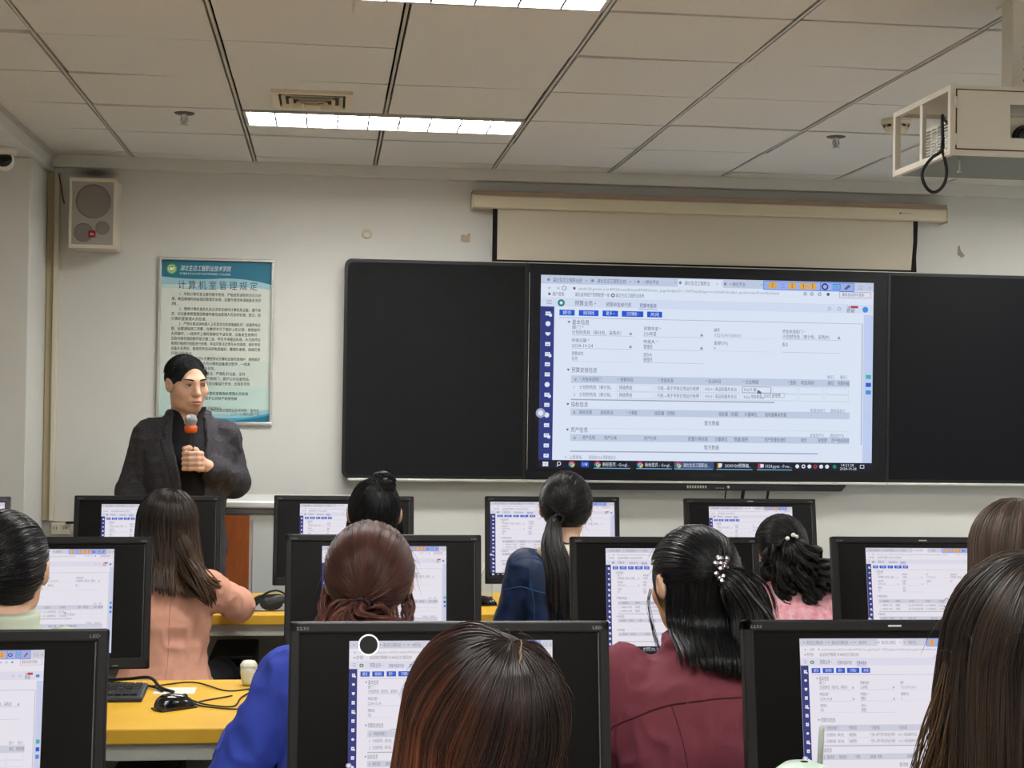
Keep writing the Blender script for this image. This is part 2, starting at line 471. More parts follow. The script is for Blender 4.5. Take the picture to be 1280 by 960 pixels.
fl.poly([(0, 0)] + [(1, 0)] + [(u, v - .012) for u, v in top[::-1]], pteal, 2)
fl.poly([(0, .155), (.36, .15), (.3, .172), (0, .178)], pm2, 1.5)
bot = [(k / N, .985 - .05 * (k / N) ** 2 - .012 * math.sin(k / N * 6)) for k in range(N + 1)]
fl.poly([(u, v - .025) for u, v in bot] + [(1, 1), (0, 1)], plt, 2)
fl.poly([(u, v) for u, v in bot] + [(1, 1), (0, 1)], pblue, 3)
fl.poly([(.55 + .45 * k / N, .995 - .045 * (k / N) ** 1.5) for k in range(N + 1)] + [(1, 1), (.55, 1)], pteal, 4)
fl.disc(.095, .058, .046, pyel, 3); fl.ring(.095, .058, .034, .046, pgreen, 4); fl.disc(.095, .058, .03, pgreen, 4)
fl.poly([(.07, .062), (.085, .047), (.1, .052), (.12, .046), (.112, .064), (.095, .07)], pyel, 5)
fl.text('湖北生态工程职业技术学院', .17, .052, .03, pyel, 4, width=.45, skew=.2)
fl.text('HUBEI ECOLOGY POLYTECHNIC COLLEGE', .17, .085, .014, pyel, 4, width=.45)
fl.text('计 算 机 室 管 理 规 定', .155, .155, .046, ptit, 4, width=.71, res=2)
rules = ['　　1．学校计算机室主要供教学使用，严格按照课程表定时间使', '用，教室使用时间由值班管理员安排，设备外借须申请报备批准使', '用。',
 '　　2．使用计算机室的人员必须安全操作计算机及设备，遵守规', '定，对设备使用管理违章操作者应由管理人员及时处理、登记，经', '计算机室管理人员批准。',
 '　　3．严禁将食品饮料带入上机室及在机房吸烟乱扔，如遇停电应', '即，设置课程施工须要，在教师许可下做好上机记录，使用部件', '人员操作，一经损坏上课将按规定予以处理，设备发生故障时', '应及时报告值班教师登记第二次，学生不得擅自处理，人为损坏应', '按照价格照价赔偿进行修理，并追究其法定责任人的赔偿，保护学院', '设备人员责任。使用完毕应关闭电源盖好，整理好桌椅，按规定离', '开登记后退出。',
 '　　4．计算机室管理人员要经常对计算机设备检查维护，按照规定', '规范使用计算机和上机人员计算机设备登记签字，一经发', '现问题，严格处理并报告领导。',
 '　　5．保持机房内卫生整洁，严禁乱扔垃圾，坚持', '安全用电，下课后关窗，严格锁门，爱护公共设备物品。', '学生离开前，管理人员要检查设备运行安全，出现异常及', '时登记上报。',
 '　　6．各班级上机使用计算机室要服从管理人员安排', '和指导，按照实训要求，爱护公共财产和使用规', '定。', '　　7．本规定自公布之日起执行。']
v = .212
for i, ln in enumerate(rules):
    if ln.startswith('　　'): u = .17; ln = ln[2:]
    else: u = .1
    fl.text(ln, u, v, .0185, pink_, 4, width=min(.9 - u, len(ln) * .0285)); v += .0305
fl.text('湖北生态工程职业技术学院　宣传处', .9, .925, .018, pink_, 5, width=.44, anchor='r')
fl.text('二〇一八年九月一日', .9, .948, .018, pink_, 5, width=.26, anchor='r')
fl.build('sheet', P, (.01, -.004, .01))

# ------------------------------------------------------------------ old plaster patches and marks on the front wall
M_patch = mat('wall_patch', srgb(186, 168, 146), .8, .2, noise=.15, nscale=60)
M_patch2 = mat('wall_patch_pale', srgb(206, 198, 178), .6, .3, noise=.1, nscale=60)
o = MB().lathe([(0, .006), (.013, .007), (.017, .013), (.023, .012), (.027, 0)], 20, Matrix.Translation((.187, 7.7, 2.4)) @ Matrix.Rotation(PI / 2, 4, 'X')).build('wall_patch', M_patch2)
tag(o, 'small round cream blanking cap on the wall above the left blackboard corner', 'wall cap')
o = MB().prism([(-.024, -.02), (-.022, .012), (-.008, .016), (.0, .006), (.016, .022), (.026, .02), (.02, -.006), (.024, -.022), (.0, -.026)], .004, Matrix.Translation((.69, 7.696, 2.394))).build('plaster_patch', M_patch)
tag(o, 'small brownish torn plaster patch on the wall left of the projection screen', 'plaster patch')
o = MB().prism([(-.012, .03), (-.004, .035), (.002, .01), (.026, -.02), (.01, -.03), (-.014, -.012)], .003, Matrix.Translation((3.336, 7.6972, 2.39))).build('wall_scuff', mat('scuff', srgb(150, 138, 122), .8, .1))
tag(o, 'small grey scuff on the wall right of the projection screen', 'scuff mark')

# brown smudge on the beam strip above the speaker
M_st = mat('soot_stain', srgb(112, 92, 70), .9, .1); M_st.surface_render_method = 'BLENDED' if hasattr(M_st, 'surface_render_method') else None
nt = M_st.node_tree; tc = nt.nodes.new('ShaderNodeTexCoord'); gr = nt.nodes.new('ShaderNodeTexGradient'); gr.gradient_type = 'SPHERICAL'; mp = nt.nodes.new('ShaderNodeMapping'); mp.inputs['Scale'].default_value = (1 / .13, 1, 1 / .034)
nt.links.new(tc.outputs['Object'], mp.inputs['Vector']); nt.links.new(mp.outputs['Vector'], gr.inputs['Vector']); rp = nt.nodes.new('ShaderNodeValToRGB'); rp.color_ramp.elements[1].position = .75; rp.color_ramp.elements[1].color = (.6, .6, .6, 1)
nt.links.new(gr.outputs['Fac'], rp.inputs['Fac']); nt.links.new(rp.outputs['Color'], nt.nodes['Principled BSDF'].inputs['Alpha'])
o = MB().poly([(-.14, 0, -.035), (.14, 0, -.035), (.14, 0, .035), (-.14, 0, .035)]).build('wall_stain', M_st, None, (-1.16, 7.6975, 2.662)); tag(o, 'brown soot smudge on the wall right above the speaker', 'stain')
# ================================================================== what the screens show
def ui_palette(tint, k, soft=0.0):
    def e(n, r, g, b):
        if n in ('band', 'line', 'ink', 'grey_ink', 'underline'): r, g, b = (c + (238 - c) * soft for c in (r, g, b))
        return emat('screen_' + n, tuple(c * t for c, t in zip(srgb(r, g, b)[:3], tint)) + (1,), k)
    return dict(white=e('white', 246, 246, 250), page=e('page', 234, 236, 246), band=e('band', 208, 213, 228), line=e('line', 160, 165, 182), dark=e('ink', 66, 70, 88), grey=e('grey_ink', 128, 132, 148),
        navy=e('navy', 46, 56, 128), blue=e('button_blue', 28, 92, 210), bar=e('task_bar', 8, 10, 34), act=e('task_active', 66, 82, 120), orange=e('orange', 244, 182, 84), lilac=e('lilac', 176, 186, 240),
        teal=e('teal', 60, 190, 180), sky=e('sky_blue', 70, 150, 226), red=e('red', 206, 60, 80), green=e('green', 30, 140, 110), yellow=e('yellow', 240, 200, 80), under=e('underline', 110, 180, 220), pale=e('pale_blue', 214, 222, 244))

def draw_ui(W, H, p, bar=True, layer=.0002):
    f = Flat(W, H, layer); T = f.text
    vb = .957 if bar else 1.0
    f.rect(0, 0, 1, vb, p['white'], 0)
    f.rect(0, 0, 1, .045, p['band'], 1)                                     # tab strip
    f.rect(.405, .004, .54, .045, p['white'], 2)
    for u, s in ((.035, '湖北生态工程职业技'), (.165, '湖北生态工程职业技'), (.3, '一体化平台'), (.425, '湖北生态工程职业'), (.56, '一体化平台')):
        f.disc(u - .013, .024, .0045, p['grey'], 3, 10); T(s, u, .025, .02, p['dark'], 3, width=.0095 * len(s)); T('×', u + .095, .025, .018, p['grey'], 3)
        f.rect(u + .111, .012, u + .112, .036, p['grey'], 3)
    for u, s in ((.02, '←'), (.045, '→')): T(s, u, .066, .02, p['grey'], 3)
    f.ring(.068, .066, .005, .0066, p['dark'], 3); f.disc(.098, .066, .004, p['dark'], 3, 10)
    T('yanshi.hb.gonsin.com:8002/home/#/smartMiddle/home_page/budget/20 1138/7/apply/approve/detail/rebudget_apply/create?from=list/detail', .11, .066, .017, p['grey'], 3, width=.6)
    f.disc(.025, .098, .004, p['dark'], 3, 10)
    for u, s in ((.034, '用户登录'), (.1, '湖北省财政厅预算管理一体'), (.22, '湖北生态工程职业技术')): T(s, u, .098, .019, p['dark'], 3, width=.0085 * len(s))
    f.ring(.212, .098, .003, .006, p['dark'], 3)
    f.rect(.0, .118, 1, .119, p['band'], 2)
    # floating toolbar, window buttons
    f.rect(.662, .002, .94, .05, p['lilac'], 3); f.frame(.662, .002, .94, .05, .0022, p['sky'], 4)
    for u in (.69, .75, .784, .812): f.rect(u - .012, .008, u + .012, .042, p['orange'], 5); f.disc(u, .026, .006, p['yellow'], 6, 10); f.rect(u - .002, .014, u + .002, .038, p['red'], 6)
    T('三', .715, .026, .022, p['sky'], 5)
    f.ring(.85, .026, .006, .0105, p['navy'], 5); f.frame(.874, .01, .898, .04, .003, p['sky'], 5); f.rect(.88, .02, .892, .03, p['teal'], 5)
    f.poly([(.908, .036), (.922, .012), (.93, .02), (.916, .04)], p['dark'], 5); f.rect(.836, .006, .8375, .048, p['navy'], 5)
    T('□', .955, .026, .02, p['grey'], 4); T('×', .985, .026, .02, p['grey'], 4)
    for u in (.79, .81, .834): f.ring(u, .066, .003, .0055, p['grey'], 4, 10)
    f.disc(.86, .066, .005, p['dark'], 4, 10); f.frame(.895, .05, .992, .083, .0012, p['red'], 4); T('重新启动即可更新　：', .903, .066, .016, p['dark'], 4, width=.08)
    # page header
    f.rect(.0, .119, 1, .163, p['page'], 1)
    for k in range(3): f.rect(.017, .131 + k * .008, .032, .1335 + k * .008, p['grey'], 3)
    f.ring(.06, .143, .0045, .0105, p['green'], 3); f.disc(.06, .143, .0045, p['white'], 3, 10)
    T('预算业务 ▾', .1, .143, .024, p['dark'], 3, width=.062); T('预算申报单列表', .192, .147, .021, p['dark'], 3, width=.075); T('预算申报单', .292, .149, .021, p['navy'], 3, width=.05)
    f.rect(.29, .166, .345, .1685, p['sky'], 3)
    for u in (.865, .895): f.ring(u, .142, .004, .0055, p['grey'], 3, 10)
    T('消息', .918, .135, .017, p['dark'], 3, width=.024); T('数据', .918, .152, .017, p['dark'], 3, width=.024); f.rect(.93, .124, .953, .137, p['red'], 4); f.disc(.975, .143, .009, p['sky'], 4)
    # side bar
    f.rect(0, .163, .04, vb, p['navy'], 2)
    n = 15
    for k in range(n):
        v = .2 + k * .0525
        if v > vb - .01: break
        if k in (1, 7, 10): f.disc(.022, v, .0075, p['white'], 4, 12)
        elif k == 2: f.poly([(.014, v - .008), (.03, v - .008), (.028, v + .004), (.022, v + .011), (.016, v + .004)], p['white'], 4)
        else:
            f.rect(.0145, v - .01, .0295, v + .01, p['white'], 4); f.rect(.018, v - .0035 + .004 * (k % 2), .026, v - .001 + .004 * (k % 2), p['navy'], 5)
            if k % 4 == 0: f.disc(.029, v + .008, .005, p['white'], 5, 10)
    # buttons
    for u0, u1, s in ((.055, .1, '提交'), (.112, .17, '保存并新增'), (.182, .228, '更多 ▾'), (.239, .303, '打印模板 ▾'), (.314, .359, '关闭')):
        f.rect(u0, .178, u1, .208, p['blue'], 4); T(s, (u0 + u1) / 2, .193, .018, p['white'], 5, width=(u1 - u0) * .55, anchor='c')
    # panel
    f.rect(.055, .218, .967, .2205, p['line'], 2); f.rect(.9655, .2205, .968, .86, p['line'], 2)
    f.rect(.971, .17, 1, vb, p['pale'], 1)
    def sec(s, v, w): f.poly([(.079, v - .006), (.088, v - .006), (.0835, v + .006)], p['dark'], 3); T(s, .093, v, .024, p['dark'], 3, width=w)
    sec('基本信息', .242, .05)
    dept = '计划财务处（审计处、采购办）'
    fld = [(.093, [('部门 *', dept, 1), ('申报日期 *', '2024-10-24', 1), ('预算状态', '有效', .4)]), (.305, [('预算年度 *', '2024年度', 1), ('申报人 *', '管理员', 1), ('经办人', '管理员', .6)]),
           (.515, [('编号', 'YS20241024001', .5), ('金额(元)', '0', .5)]), (.722, [('资金来源部门 *', dept, 1), ('备注', '', 1)])]
    for u, rows in fld:
        for k, (a, b, kk) in enumerate(rows):
            v = .268 + k * .068
            T(a, u, v, .018, p['dark'], 3, width=.0085 * len(a))
            if b: T(b, u, v + .0265, .02, p['dark'] if kk >= .6 else p['grey'], 3, width=(.145 if len(b) > 11 and '部' not in b and '处' in b else .0088 * len(b) if not b[0].isdigit() and not b[0] == 'Y' else .0062 * len(b)))
            f.rect(u, v + .0405, u + .18, v + .042, p['line'] if kk >= .6 else p['band'], 2)
            if kk == 1 and b: f.poly([(u + .168, v + .034), (u + .178, v + .034), (u + .173, v + .018)], p['grey'], 3)
    sec('预算安排信息', .49, .075)
    for u, s in ((.86, '增行'), (.9, '删行')): T(s, u, .505, .018, p['grey'], 3, width=.022)
    f.rect(.092, .518, .93, .557, p['band'], 2)
    ce = [.092, .225, .338, .48, .597, .692, .772, .852, .93]
    for u, s, w in ((.102, '#', .006), (.117, '* 资金来源部门', .065), (.23, '* 预算项目', .045), (.35, '* 资金来源', .045), (.492, '* 支出科目', .045), (.605, '* 支出明细', .045), (.74, '* 金额', .025), (.78, '项目类别', .04), (.862, '单位', .02), (.892, '测算依据', .036)):
        T(s, u, .537, .019, p['dark'], 3, width=w)
    for r, v in ((0, .578), (1, .616)):
        T(str(r + 1), .1, v, .018, p['grey'], 3); T('计划财务处（审计处、', .117, v, .019, p['dark'], 3, width=.095)
        for k in range(1, 8): f.frame(ce[k] + .003, v - .017, ce[k + 1] - .003, v + .017, .001, p['band'], 3)
        T('网络费用', .235, v, .019, p['dark'], 4, width=.037); T('行政—用于学校日常运行经费', .347, v, .019, p['dark'], 4, width=.125)
        T('302011 商品和服务支出', .49, v, .018, p['dark'], 4, width=.095)
        T('30207 邮' if r == 0 else '30226 劳务费支出', .607, v, .018, p['dark'], 4, width=.038 if r == 0 else .062)
        f.rect(.092, v + .0185, .93, v + .0195, p['band'], 2)
    f.frame(.602, .561, .69, .595, .0016, p['grey'], 5)
    f.rect(.66, .594, .73, .617, p['white'], 6); f.frame(.66, .594, .73, .617, .001, p['grey'], 7); T('30207 邮电费', .668, .6055, .017, p['dark'], 8, width=.05)
    f.poly([(.648, .577), (.648, .6), (.6525, .595), (.658, .602), (.66, .599), (.656, .592), (.662, .591)], p['dark'], 9)
    f.rect(.092, .64, .7, .646, p['line'], 3)
    sec('指标信息', .668, .05)
    for u, s in ((.81, '新增指标行'), (.872, '删除指标行')): T(s, u, .683, .018, p['grey'], 3, width=.045)
    f.rect(.092, .69, .93, .726, p['band'], 2); f.rect(.092, .79, .93, .7915, p['band'], 2)
    for u, s, w in ((.1, '#', .006), (.117, '指标名称', .038), (.18, '指标批次', .038), (.258, '* 计算值', .03), (.34, '指标量（控制）', .062), (.532, '指标量（余量）', .06), (.61, '计量单位', .038), (.672, '指标量确认依据', .065)): T(s, u, .708, .019, p['dark'], 3, width=w)
    T('暂无数据', .512, .757, .021, p['dark'], 3, width=.044, anchor='c')
    sec('资产信息', .8, .05)
    for u, s in ((.81, '新增资产行'), (.872, '删除资产行')): T(s, u, .815, .018, p['grey'], 3, width=.042)
    f.rect(.092, .822, .93, .858, p['band'], 2)
    for u, s, w in ((.102, '#', .006), (.128, '资产名称', .037), (.192, '资产分类', .037), (.31, '资产分类', .037), (.442, '配置分类标准', .058), (.522, '计量单位', .037), (.58, '数量/面积', .042), (.672, '资产配置标准价', .065), (.782, '单价', .018), (.835, '现金额', .027), (.875, '资产使用用途', .055)): T(s, u, .84, .019, p['dark'], 3, width=w)
    T('暂无数据', .512, .884, .021, p['dark'], 3, width=.044, anchor='c')
    f.rect(.092, .908, .835, .914, p['line'], 3)
    T('×', .076, .942, .018, p['grey'], 3); T('上报审核', .09, .942, .018, p['grey'], 3, width=.037); T('审批单2024-预算审批流', .148, .942, .018, p['grey'], 3, width=.078)
    for v, c in ((.5, 'teal'), (.542, 'blue'), (.582, 'sky')): f.rect(.979, v - .011, .995, v + .011, p[c], 4)
    f.ring(.985, .705, .008, .012, p['band'], 4)
    f.disc(.004, .715, .014, p['line'], 6, 18); f.disc(.004, .715, .008, p['white'], 7, 16)
    if bar:
        f.rect(0, .957, 1, 1, p['bar'], 2); v = .978
        for a in (0, 1):
            for b in (0, 1): f.rect(.012 + a * .0085, v - .012 + b * .0125, .0198 + a * .0085, v - .0006 + b * .0125, p['white'], 4)
        f.ring(.06, v - .003, .004, .006, p['white'], 4, 12); f.poly([(.053, v + .012), (.0545, v + .014), (.058, v + .005), (.0565, v + .003)], p['white'], 4)
        def chrome(u):
            f.disc(u, v, .0095, p['red'], 4, 12, 190, 350); f.disc(u, v, .0095, p['yellow'], 4, 12, -10, 90); f.disc(u, v, .0095, p['green'], 4, 12, 90, 190); f.disc(u, v, .0045, p['white'], 5, 12); f.disc(u, v, .0034, p['sky'], 6, 12)
        chrome(.097); f.rect(.125, v - .014, .148, v + .014, p['blue'], 4); T('U8', .1365, v, .017, p['white'], 5, width=.014, anchor='c')
        for u0, u1, s, k in ((.16, .274, '新标签页 - Googl...', 'c'), (.286, .398, '新标签页 - Googl...', 'c'), (.4, .52, '湖北生态工程职业...', 'a'), (.525, .64, '20241024预算编...', 'f'), (.648, .76, '1024.pptx - Pow...', 'p')):
            if k == 'a': f.rect(u0, .957, u1, 1, p['act'], 3)
            if k in 'ca': chrome(u0 + .013)
            elif k == 'f': f.rect(u0 + .006, v - .012, u0 + .016, v + .012, p['yellow'], 4); f.rect(u0 + .01, v - .012, u0 + .019, v + .006, p['white'], 5)
            else: f.rect(u0 + .005, v - .012, u0 + .016, v + .012, p['red'], 4); f.rect(u0 + .012, v - .01, u0 + .022, v + .008, p['white'], 5)
            T(s, u0 + .028, v, .019, p['white'], 5, width=.078); f.rect(u0 + .002, .9955, u1 - .004, .9995, p['under'], 4)
        for u in (.772, .791, .809, .827, .845, .863, .886):
            f.disc(u, v, .006, p['red' if abs(u - .827) < .001 else 'green' if u > .88 else 'white'], 4, 10)
            if u in (.791, .827): f.disc(u, v, .003, p['bar'], 5, 8)
        T('14:21:28', .945, .969, .016, p['white'], 4, width=.038, anchor='r'); T('2024-10-28', .953, .988, .016, p['white'], 4, width=.05, anchor='r')
        f.frame(.964, v - .011, .977, v + .008, .0016, p['white'], 4)
    return f

# ================================================================== blackboard and display
BW = 7.7
M_bb = mat('blackboard', srgb(25, 26, 28), .65, .12, noise=.18, nscale=14)
M_bb2 = mat('board_panel_dark', srgb(13, 14, 19), .5, .15)
M_bbf = mat('board_edge', srgb(20, 20, 23), .4, .4)
M_dark = mat('display_bezel', srgb(12, 13, 21), .35, .3)
M_sil = mat('silver_trim', srgb(198, 197, 188), .35, .5, metal=.5)
def board(x0, x1, left, right):
    """outer board with rounded outer corners"""
    r0 = .035
    def outline(d, r):
        p = []
        for cx, cz, a0, on in ((x1 - d - r, 2.262 - d - r, 0, right), (x0 + d + r, 2.262 - d - r, 90, left), (x0 + d + r, 1.165 + d + r, 180, left), (x1 - d - r, 1.165 + d + r, 270, right)):
            if on:
                for k in range(7):
                    a = math.radians(a0 + 15 * k); p.append((cx + r * math.cos(a), cz + r * math.sin(a)))
            else:
                a = math.radians(a0 + 45); p.append((cx + r * (1 if math.cos(a) > 0 else -1), cz + r * (1 if math.sin(a) > 0 else -1)))
        return p
    return outline
def blackboard(x0, x1, left, right, label, surf=None):
    r = empty('blackboard', ((x0 + x1) / 2, BW, 1.165), 0, label, 'blackboard')
    ol = board(x0, x1, left, right); cx = (x0 + x1) / 2
    Mx = Matrix.Translation((-cx, -.1, -1.165))
    MB().prism(ol(0, .035), .09, Mx).build('casing', M_bbf, r)
    MB().prism(ol(.016, .028), .002, Matrix.Translation((-cx, -.1025, -1.165))).build('writing_surface', surf or M_bb, r)
    mb = MB(); mb.box((x0 - cx + (.03 if left else 0), -.112, -.014), (x1 - cx - (.03 if right else 0), -.02, -.001), .003); mb.build('chalk_rail', M_sil, r)
    mb = MB(); mb.box((x0 - cx + (.03 if left else 0), -.1, 1.0975), (x1 - cx - (.03 if right else 0), -.02, 1.101), .001); mb.build('top_trim', M_sil, r)
    return r
blackboard(.078, 1.004, True, False, 'matte black chalkboard panel with rounded corners on the left of the big display')
blackboard(2.902, 3.83, False, True, 'black board panel on the wall to the right of the big display', M_bb2)
D = empty('smart_display', (1.953, BW, 1.165), 0, 'big lit wall display showing a web form between the two black board panels', 'display')
hw = .947
MB().box((-hw, -.104, 0), (hw, -.012, 1.097), .003).build('casing', M_dark, D)
mb = MB(); mb.box((-hw, -.112, -.014), (hw, -.02, -.001), .003); mb.build('chalk_rail', M_sil, D)
mb = MB(); mb.box((-hw, -.1045, 1.0975), (hw, -.02, 1.101)); mb.build('top_trim', M_sil, D)
gl = MB().box((-.925, -.1055, .045), (.925, -.1035, 1.06)).build('screen', M_dark, D)
PAL = ui_palette((.80, .88, 1.0), .92, .2)
f = draw_ui(1.752, .981, PAL, True, .0003)
f.build('screen_image', gl, (1.069 - 1.953, -.106, .058))
f = Flat(.3, .02); f.text('CONIK', .5, .5, .9, mat('display_logo', srgb(46, 46, 52), .4), 1, width=.62, anchor='c', sx=1.8)
f.build('brand_lettering', D, (-.15 - .01, -.1045, .02))
mb = MB(); mb.box((-.0005 - hw + .004, -.1052, .05), (-hw + .0055, -.1035, 1.05)); mb.build('edge_strip', M_sil, D)

# control strip with buttons under the display
S = empty('control_strip', (1.95, BW, 1.116), 0, 'long black control strip with buttons under the big display', 'control strip')
mb = MB()
ol = [(-.74, .032), (-.74, .012)] + [(-.72 + .02 * math.cos(a), .02 + .02 * math.sin(a)) for a in (math.radians(200 + 10 * k) for k in range(8))] + [(.7 + .02 * math.sin(b), .02 - .02 * math.cos(b)) for b in (math.radians(10 * k) for k in range(8))] + [(.735, .032)]
mb.prism(ol, .07, Matrix.Translation((0, -.112, 0))); mb.build('body', mat('strip_black', srgb(20, 21, 23), .38, .4), S)
M_btn = emat('button_light', srgb(190, 190, 170), .55)
for k in range(8):
    MB().box((-.112 + k * .0135, -.1135, .012), (-.104 + k * .0135, -.111, .026), .0008).build('button', M_btn, S)
MB().lathe([(0, .004), (.007, .003), (.008, 0), (0, 0)], 16, Matrix.Translation((.105, -.112, .019)) @ Matrix.Rotation(PI / 2, 4, 'X')).build('knob', M_steel, S)
mb = MB()
for k in range(4): mb.box((.04 + k * .012, -.113, .012), (.047 + k * .012, -.1118, .015))
mb.build('port', M_steel, S)
M_cab = mat('cable_black', srgb(16, 16, 17), .5, .35)
for x, r_, lab in ((2.06, .004, 'thin black cable hanging below the control strip, leftmost of three'), (2.153, .0095, 'thick black cable hanging below the control strip, middle of three'), (2.285, .007, 'black cable hanging below the control strip, rightmost of three')):
    o = MB().tube(spline([(x, 7.64, 1.125), (x - .003, 7.66, 1.06), (x - .008, 7.68, .95), (x - .005, 7.682, .5), (x, 7.68, .25)], 14), r_, 8).build('hanging_cable', M_cab)
    tag(o, lab, 'cable', 'cables below the control strip')

# ================================================================== roll-down projection screen
R_ = empty('projection_screen', (1.967, BW, 2.53), 0, 'cream roll-down projection screen hanging from a long casing above the display', 'projection screen')
M_case = mat('screen_case', srgb(202, 192, 166), .45, .35)
MB().box((-1.25, -.105, .008), (1.252, -.012, .07), .008, 3).build('casing', M_case, R_)
MB().box((-1.252, -.098, .068), (1.254, -.002, .095), .003).build('mounting_rail', mat('rail_brown', srgb(152, 132, 114), .5, .3), R_)
for x in (-1.256, 1.25): MB().box((x, -.107, .0), (x + .008, -.008, .075), .003).build('end_cap', M_case, R_)
M_sc = mat('screen_cloth', srgb(196, 188, 172), .8, .15)
sheet = MB().box((-1.145, -.062, -.268), (1.103, -.059, .012)).build('cloth', M_sc, R_)
M_bl = mat('cloth_border', srgb(16, 14, 15), .7, .2)
mb = MB(); mb.box((-1.145, -.0635, -.268), (-1.12, -.0615, .012))
mb.prism([(1.083, .012), (1.108, .012), (1.106, -.1), (1.1, -.18), (1.104, -.268), (1.072, -.268), (1.078, -.18), (1.084, -.1)], .002, Matrix.Translation((0, -.0637, 0)))
mb.box((-1.145, -.0636, -.268), (1.1, -.0616, -.25)); mb.build('border', M_bl, sheet)
f = Flat(.07, .012); M_ink = mat('dark_print', srgb(60, 48, 40), .5)
f.rect(0, .2, .14, .85, M_ink, 1); f.text('REDLEAF', .2, .5, .5, M_ink, 1, width=.75); f.build('brand_lettering', R_, (.99, -.1055, .038))

# ================================================================== projector in a ceiling cage
KS = .851; CZ = 2.256; CP = (ZC - CZ) / KS
C_ = empty('projector_cage', (2.0, 4.21, CZ), 0, 'white metal projector cage hanging from the ceiling on a perforated post', 'projector cage')
M_cage = mat('cage_paint', srgb(212, 206, 194), .42, .4)
C_.scale = (KS,) * 3
x0, x1, y0, y1, z0, z1 = -.353, .353, -.25, .25, 0.0, .229
mb = MB()
t = .02
for x in (x0, x1 - t):
    for y in (y0, y1 - t): mb.box((x, y, z0), (x + t, y + t, z1))
    for z in (z0, z1 - t): mb.box((x + .0005, y0 + t, z + .0005), (x + t - .0005, y1 - t, z + t - .0005))
    mb.box((x + .003, -.01, z0 + t), (x + t - .003, .012, z1 - t))
for y in (y0, y1 - t):
    for z in (z0, z1 - t): mb.box((x0 + t, y + .0005, z + .0005), (x1 - t, y + t - .0005, z + t - .0005))
mb.build('frame', M_cage, C_)
MB().box((x0 + .002, y0 + .002, z1 - .006), (x1 - .002, y1 - .002, z1 - .002)).build('top_plate', M_cage, C_)
mb = MB()
bx0, bx1, by0, by1 = -.03, .16, -.2, -.12
for lo, hi in (((x0 + .002, y0 + .002), (bx0, y1 - .002)), ((bx1, y0 + .002), (x1 - .002, y1 - .002)), ((bx0, y0 + .002), (bx1, by0)), ((bx0, by1), (bx1, y1 - .002))): mb.box((lo[0], lo[1], .001), (hi[0], hi[1], .005))
mb.build('bottom_plate', mat('cage_under_shaded', srgb(108, 115, 110), .5, .3), C_)  # underside shade put into the colour, darker than the rest of the cage
# door with a window opening
d = MB(); wx0, wx1, wz0, wz1 = -.15, .15, .06, .17
dx0, dx1, dz0, dz1 = x0 + .022, x1 - .022, .021, .211
for lo, hi in (((dx0, dz0), (wx0, dz1)), ((wx1, dz0), (dx1, dz1)), ((wx0, dz0), (wx1, wz0)), ((wx0, wz1), (wx1, dz1))): d.box((lo[0], y0 - .003, lo[1]), (hi[0], y0 + .004, hi[1]))
dr = d.build('door', M_cage, C_)
for z in (.17, .05): MB().tube([(dx0 - .004, y0 - .005, z - .018), (dx0 - .004, y0 - .005, z + .018)], .005, 10).build('hinge', M_cage, dr)
mb = MB()
for lo, hi in (((dx0 - .004, dz0 - .004), (dx1 + .004, dz0)), ((dx0 - .004, dz1), (dx1 + .004, dz1 + .004)), ((dx0 - .004, dz0), (dx0, dz1)), ((dx1, dz0), (dx1 + .004, dz1))): mb.box((lo[0], y0 - .0012, lo[1]), (hi[0], y0 + .001, hi[1]))
mb.build('door_gap', mat('gap_brown', srgb(74, 50, 44), .7), C_)
mb = MB(); px = .0
mb.box((px - .05, -.05, z1), (px + .035, .035, CP - .004), .004)
mb.box((px - .07, -.07, z1), (px + .07, .07, z1 + .006), .002); mb.box((px - .06, -.06, CP - .008), (px + .06, .06, CP + .001), .002)
post = mb.build('post', M_cage, C_)
mb = MB()
for k in range(8):
    mb.lathe([(0, .001), (.009, .001), (.009, -.001), (0, -.001)], 16, Matrix.Translation((px, -.0505, z1 + .03 + .038 * k)) @ Matrix.Rotation(PI / 2, 4, 'X'))
mb.build('perforation_pattern', M_glossy, post)
for (x, y, l_) in ((-.29, -.18, .042), (-.26, .2, .028), (.2, .2, .03), (.2, -.18, .03)):
    MB().tube([(x, y, .006), (x, y, -l_)], .003, 8).lathe([(0, 0), (.008, 0), (.008, -.004), (0, -.005)], 10, Matrix.Translation((x, y, -l_))).build('bolt', M_steel, C_)
# the projector itself
Pj = empty('projector', (1.90, 4.215, CZ + .005), 0, 'pale projector with slotted side vents sitting inside the ceiling cage', 'projector')
M_pj = mat('projector_shell', srgb(214, 208, 190), .45, .35)
Pj.scale = (KS,) * 3
MB().box((-.17, -.16, .012), (.18, .17, .15), .012, 3).build('body', M_pj, Pj)
mb = MB()
for i in range(10):
    for k in range(6):
        mb.box((-.1715, -.13 + k * .048, .03 + i * .0105), (-.169, -.092 + k * .048, .0355 + i * .0105))
mb.build('vent', M_glossy, Pj)
Mx = Matrix.Translation((.06, -.16, .075)) @ Matrix.Rotation(PI / 2, 4, 'X')
MB().lathe([(.04, 0), (.04, .018), (.032, .02), (.03, .008), (0, .012)], 28, Mx).build('lens', M_glossy, Pj)
for x in (-.12, .13):
    for y in (-.13, .09): MB().lathe([(0, .014), (.012, .014), (.012, 0), (0, 0)], 12, Matrix.Translation((x, y, 0))).build('foot', M_rubber, Pj)
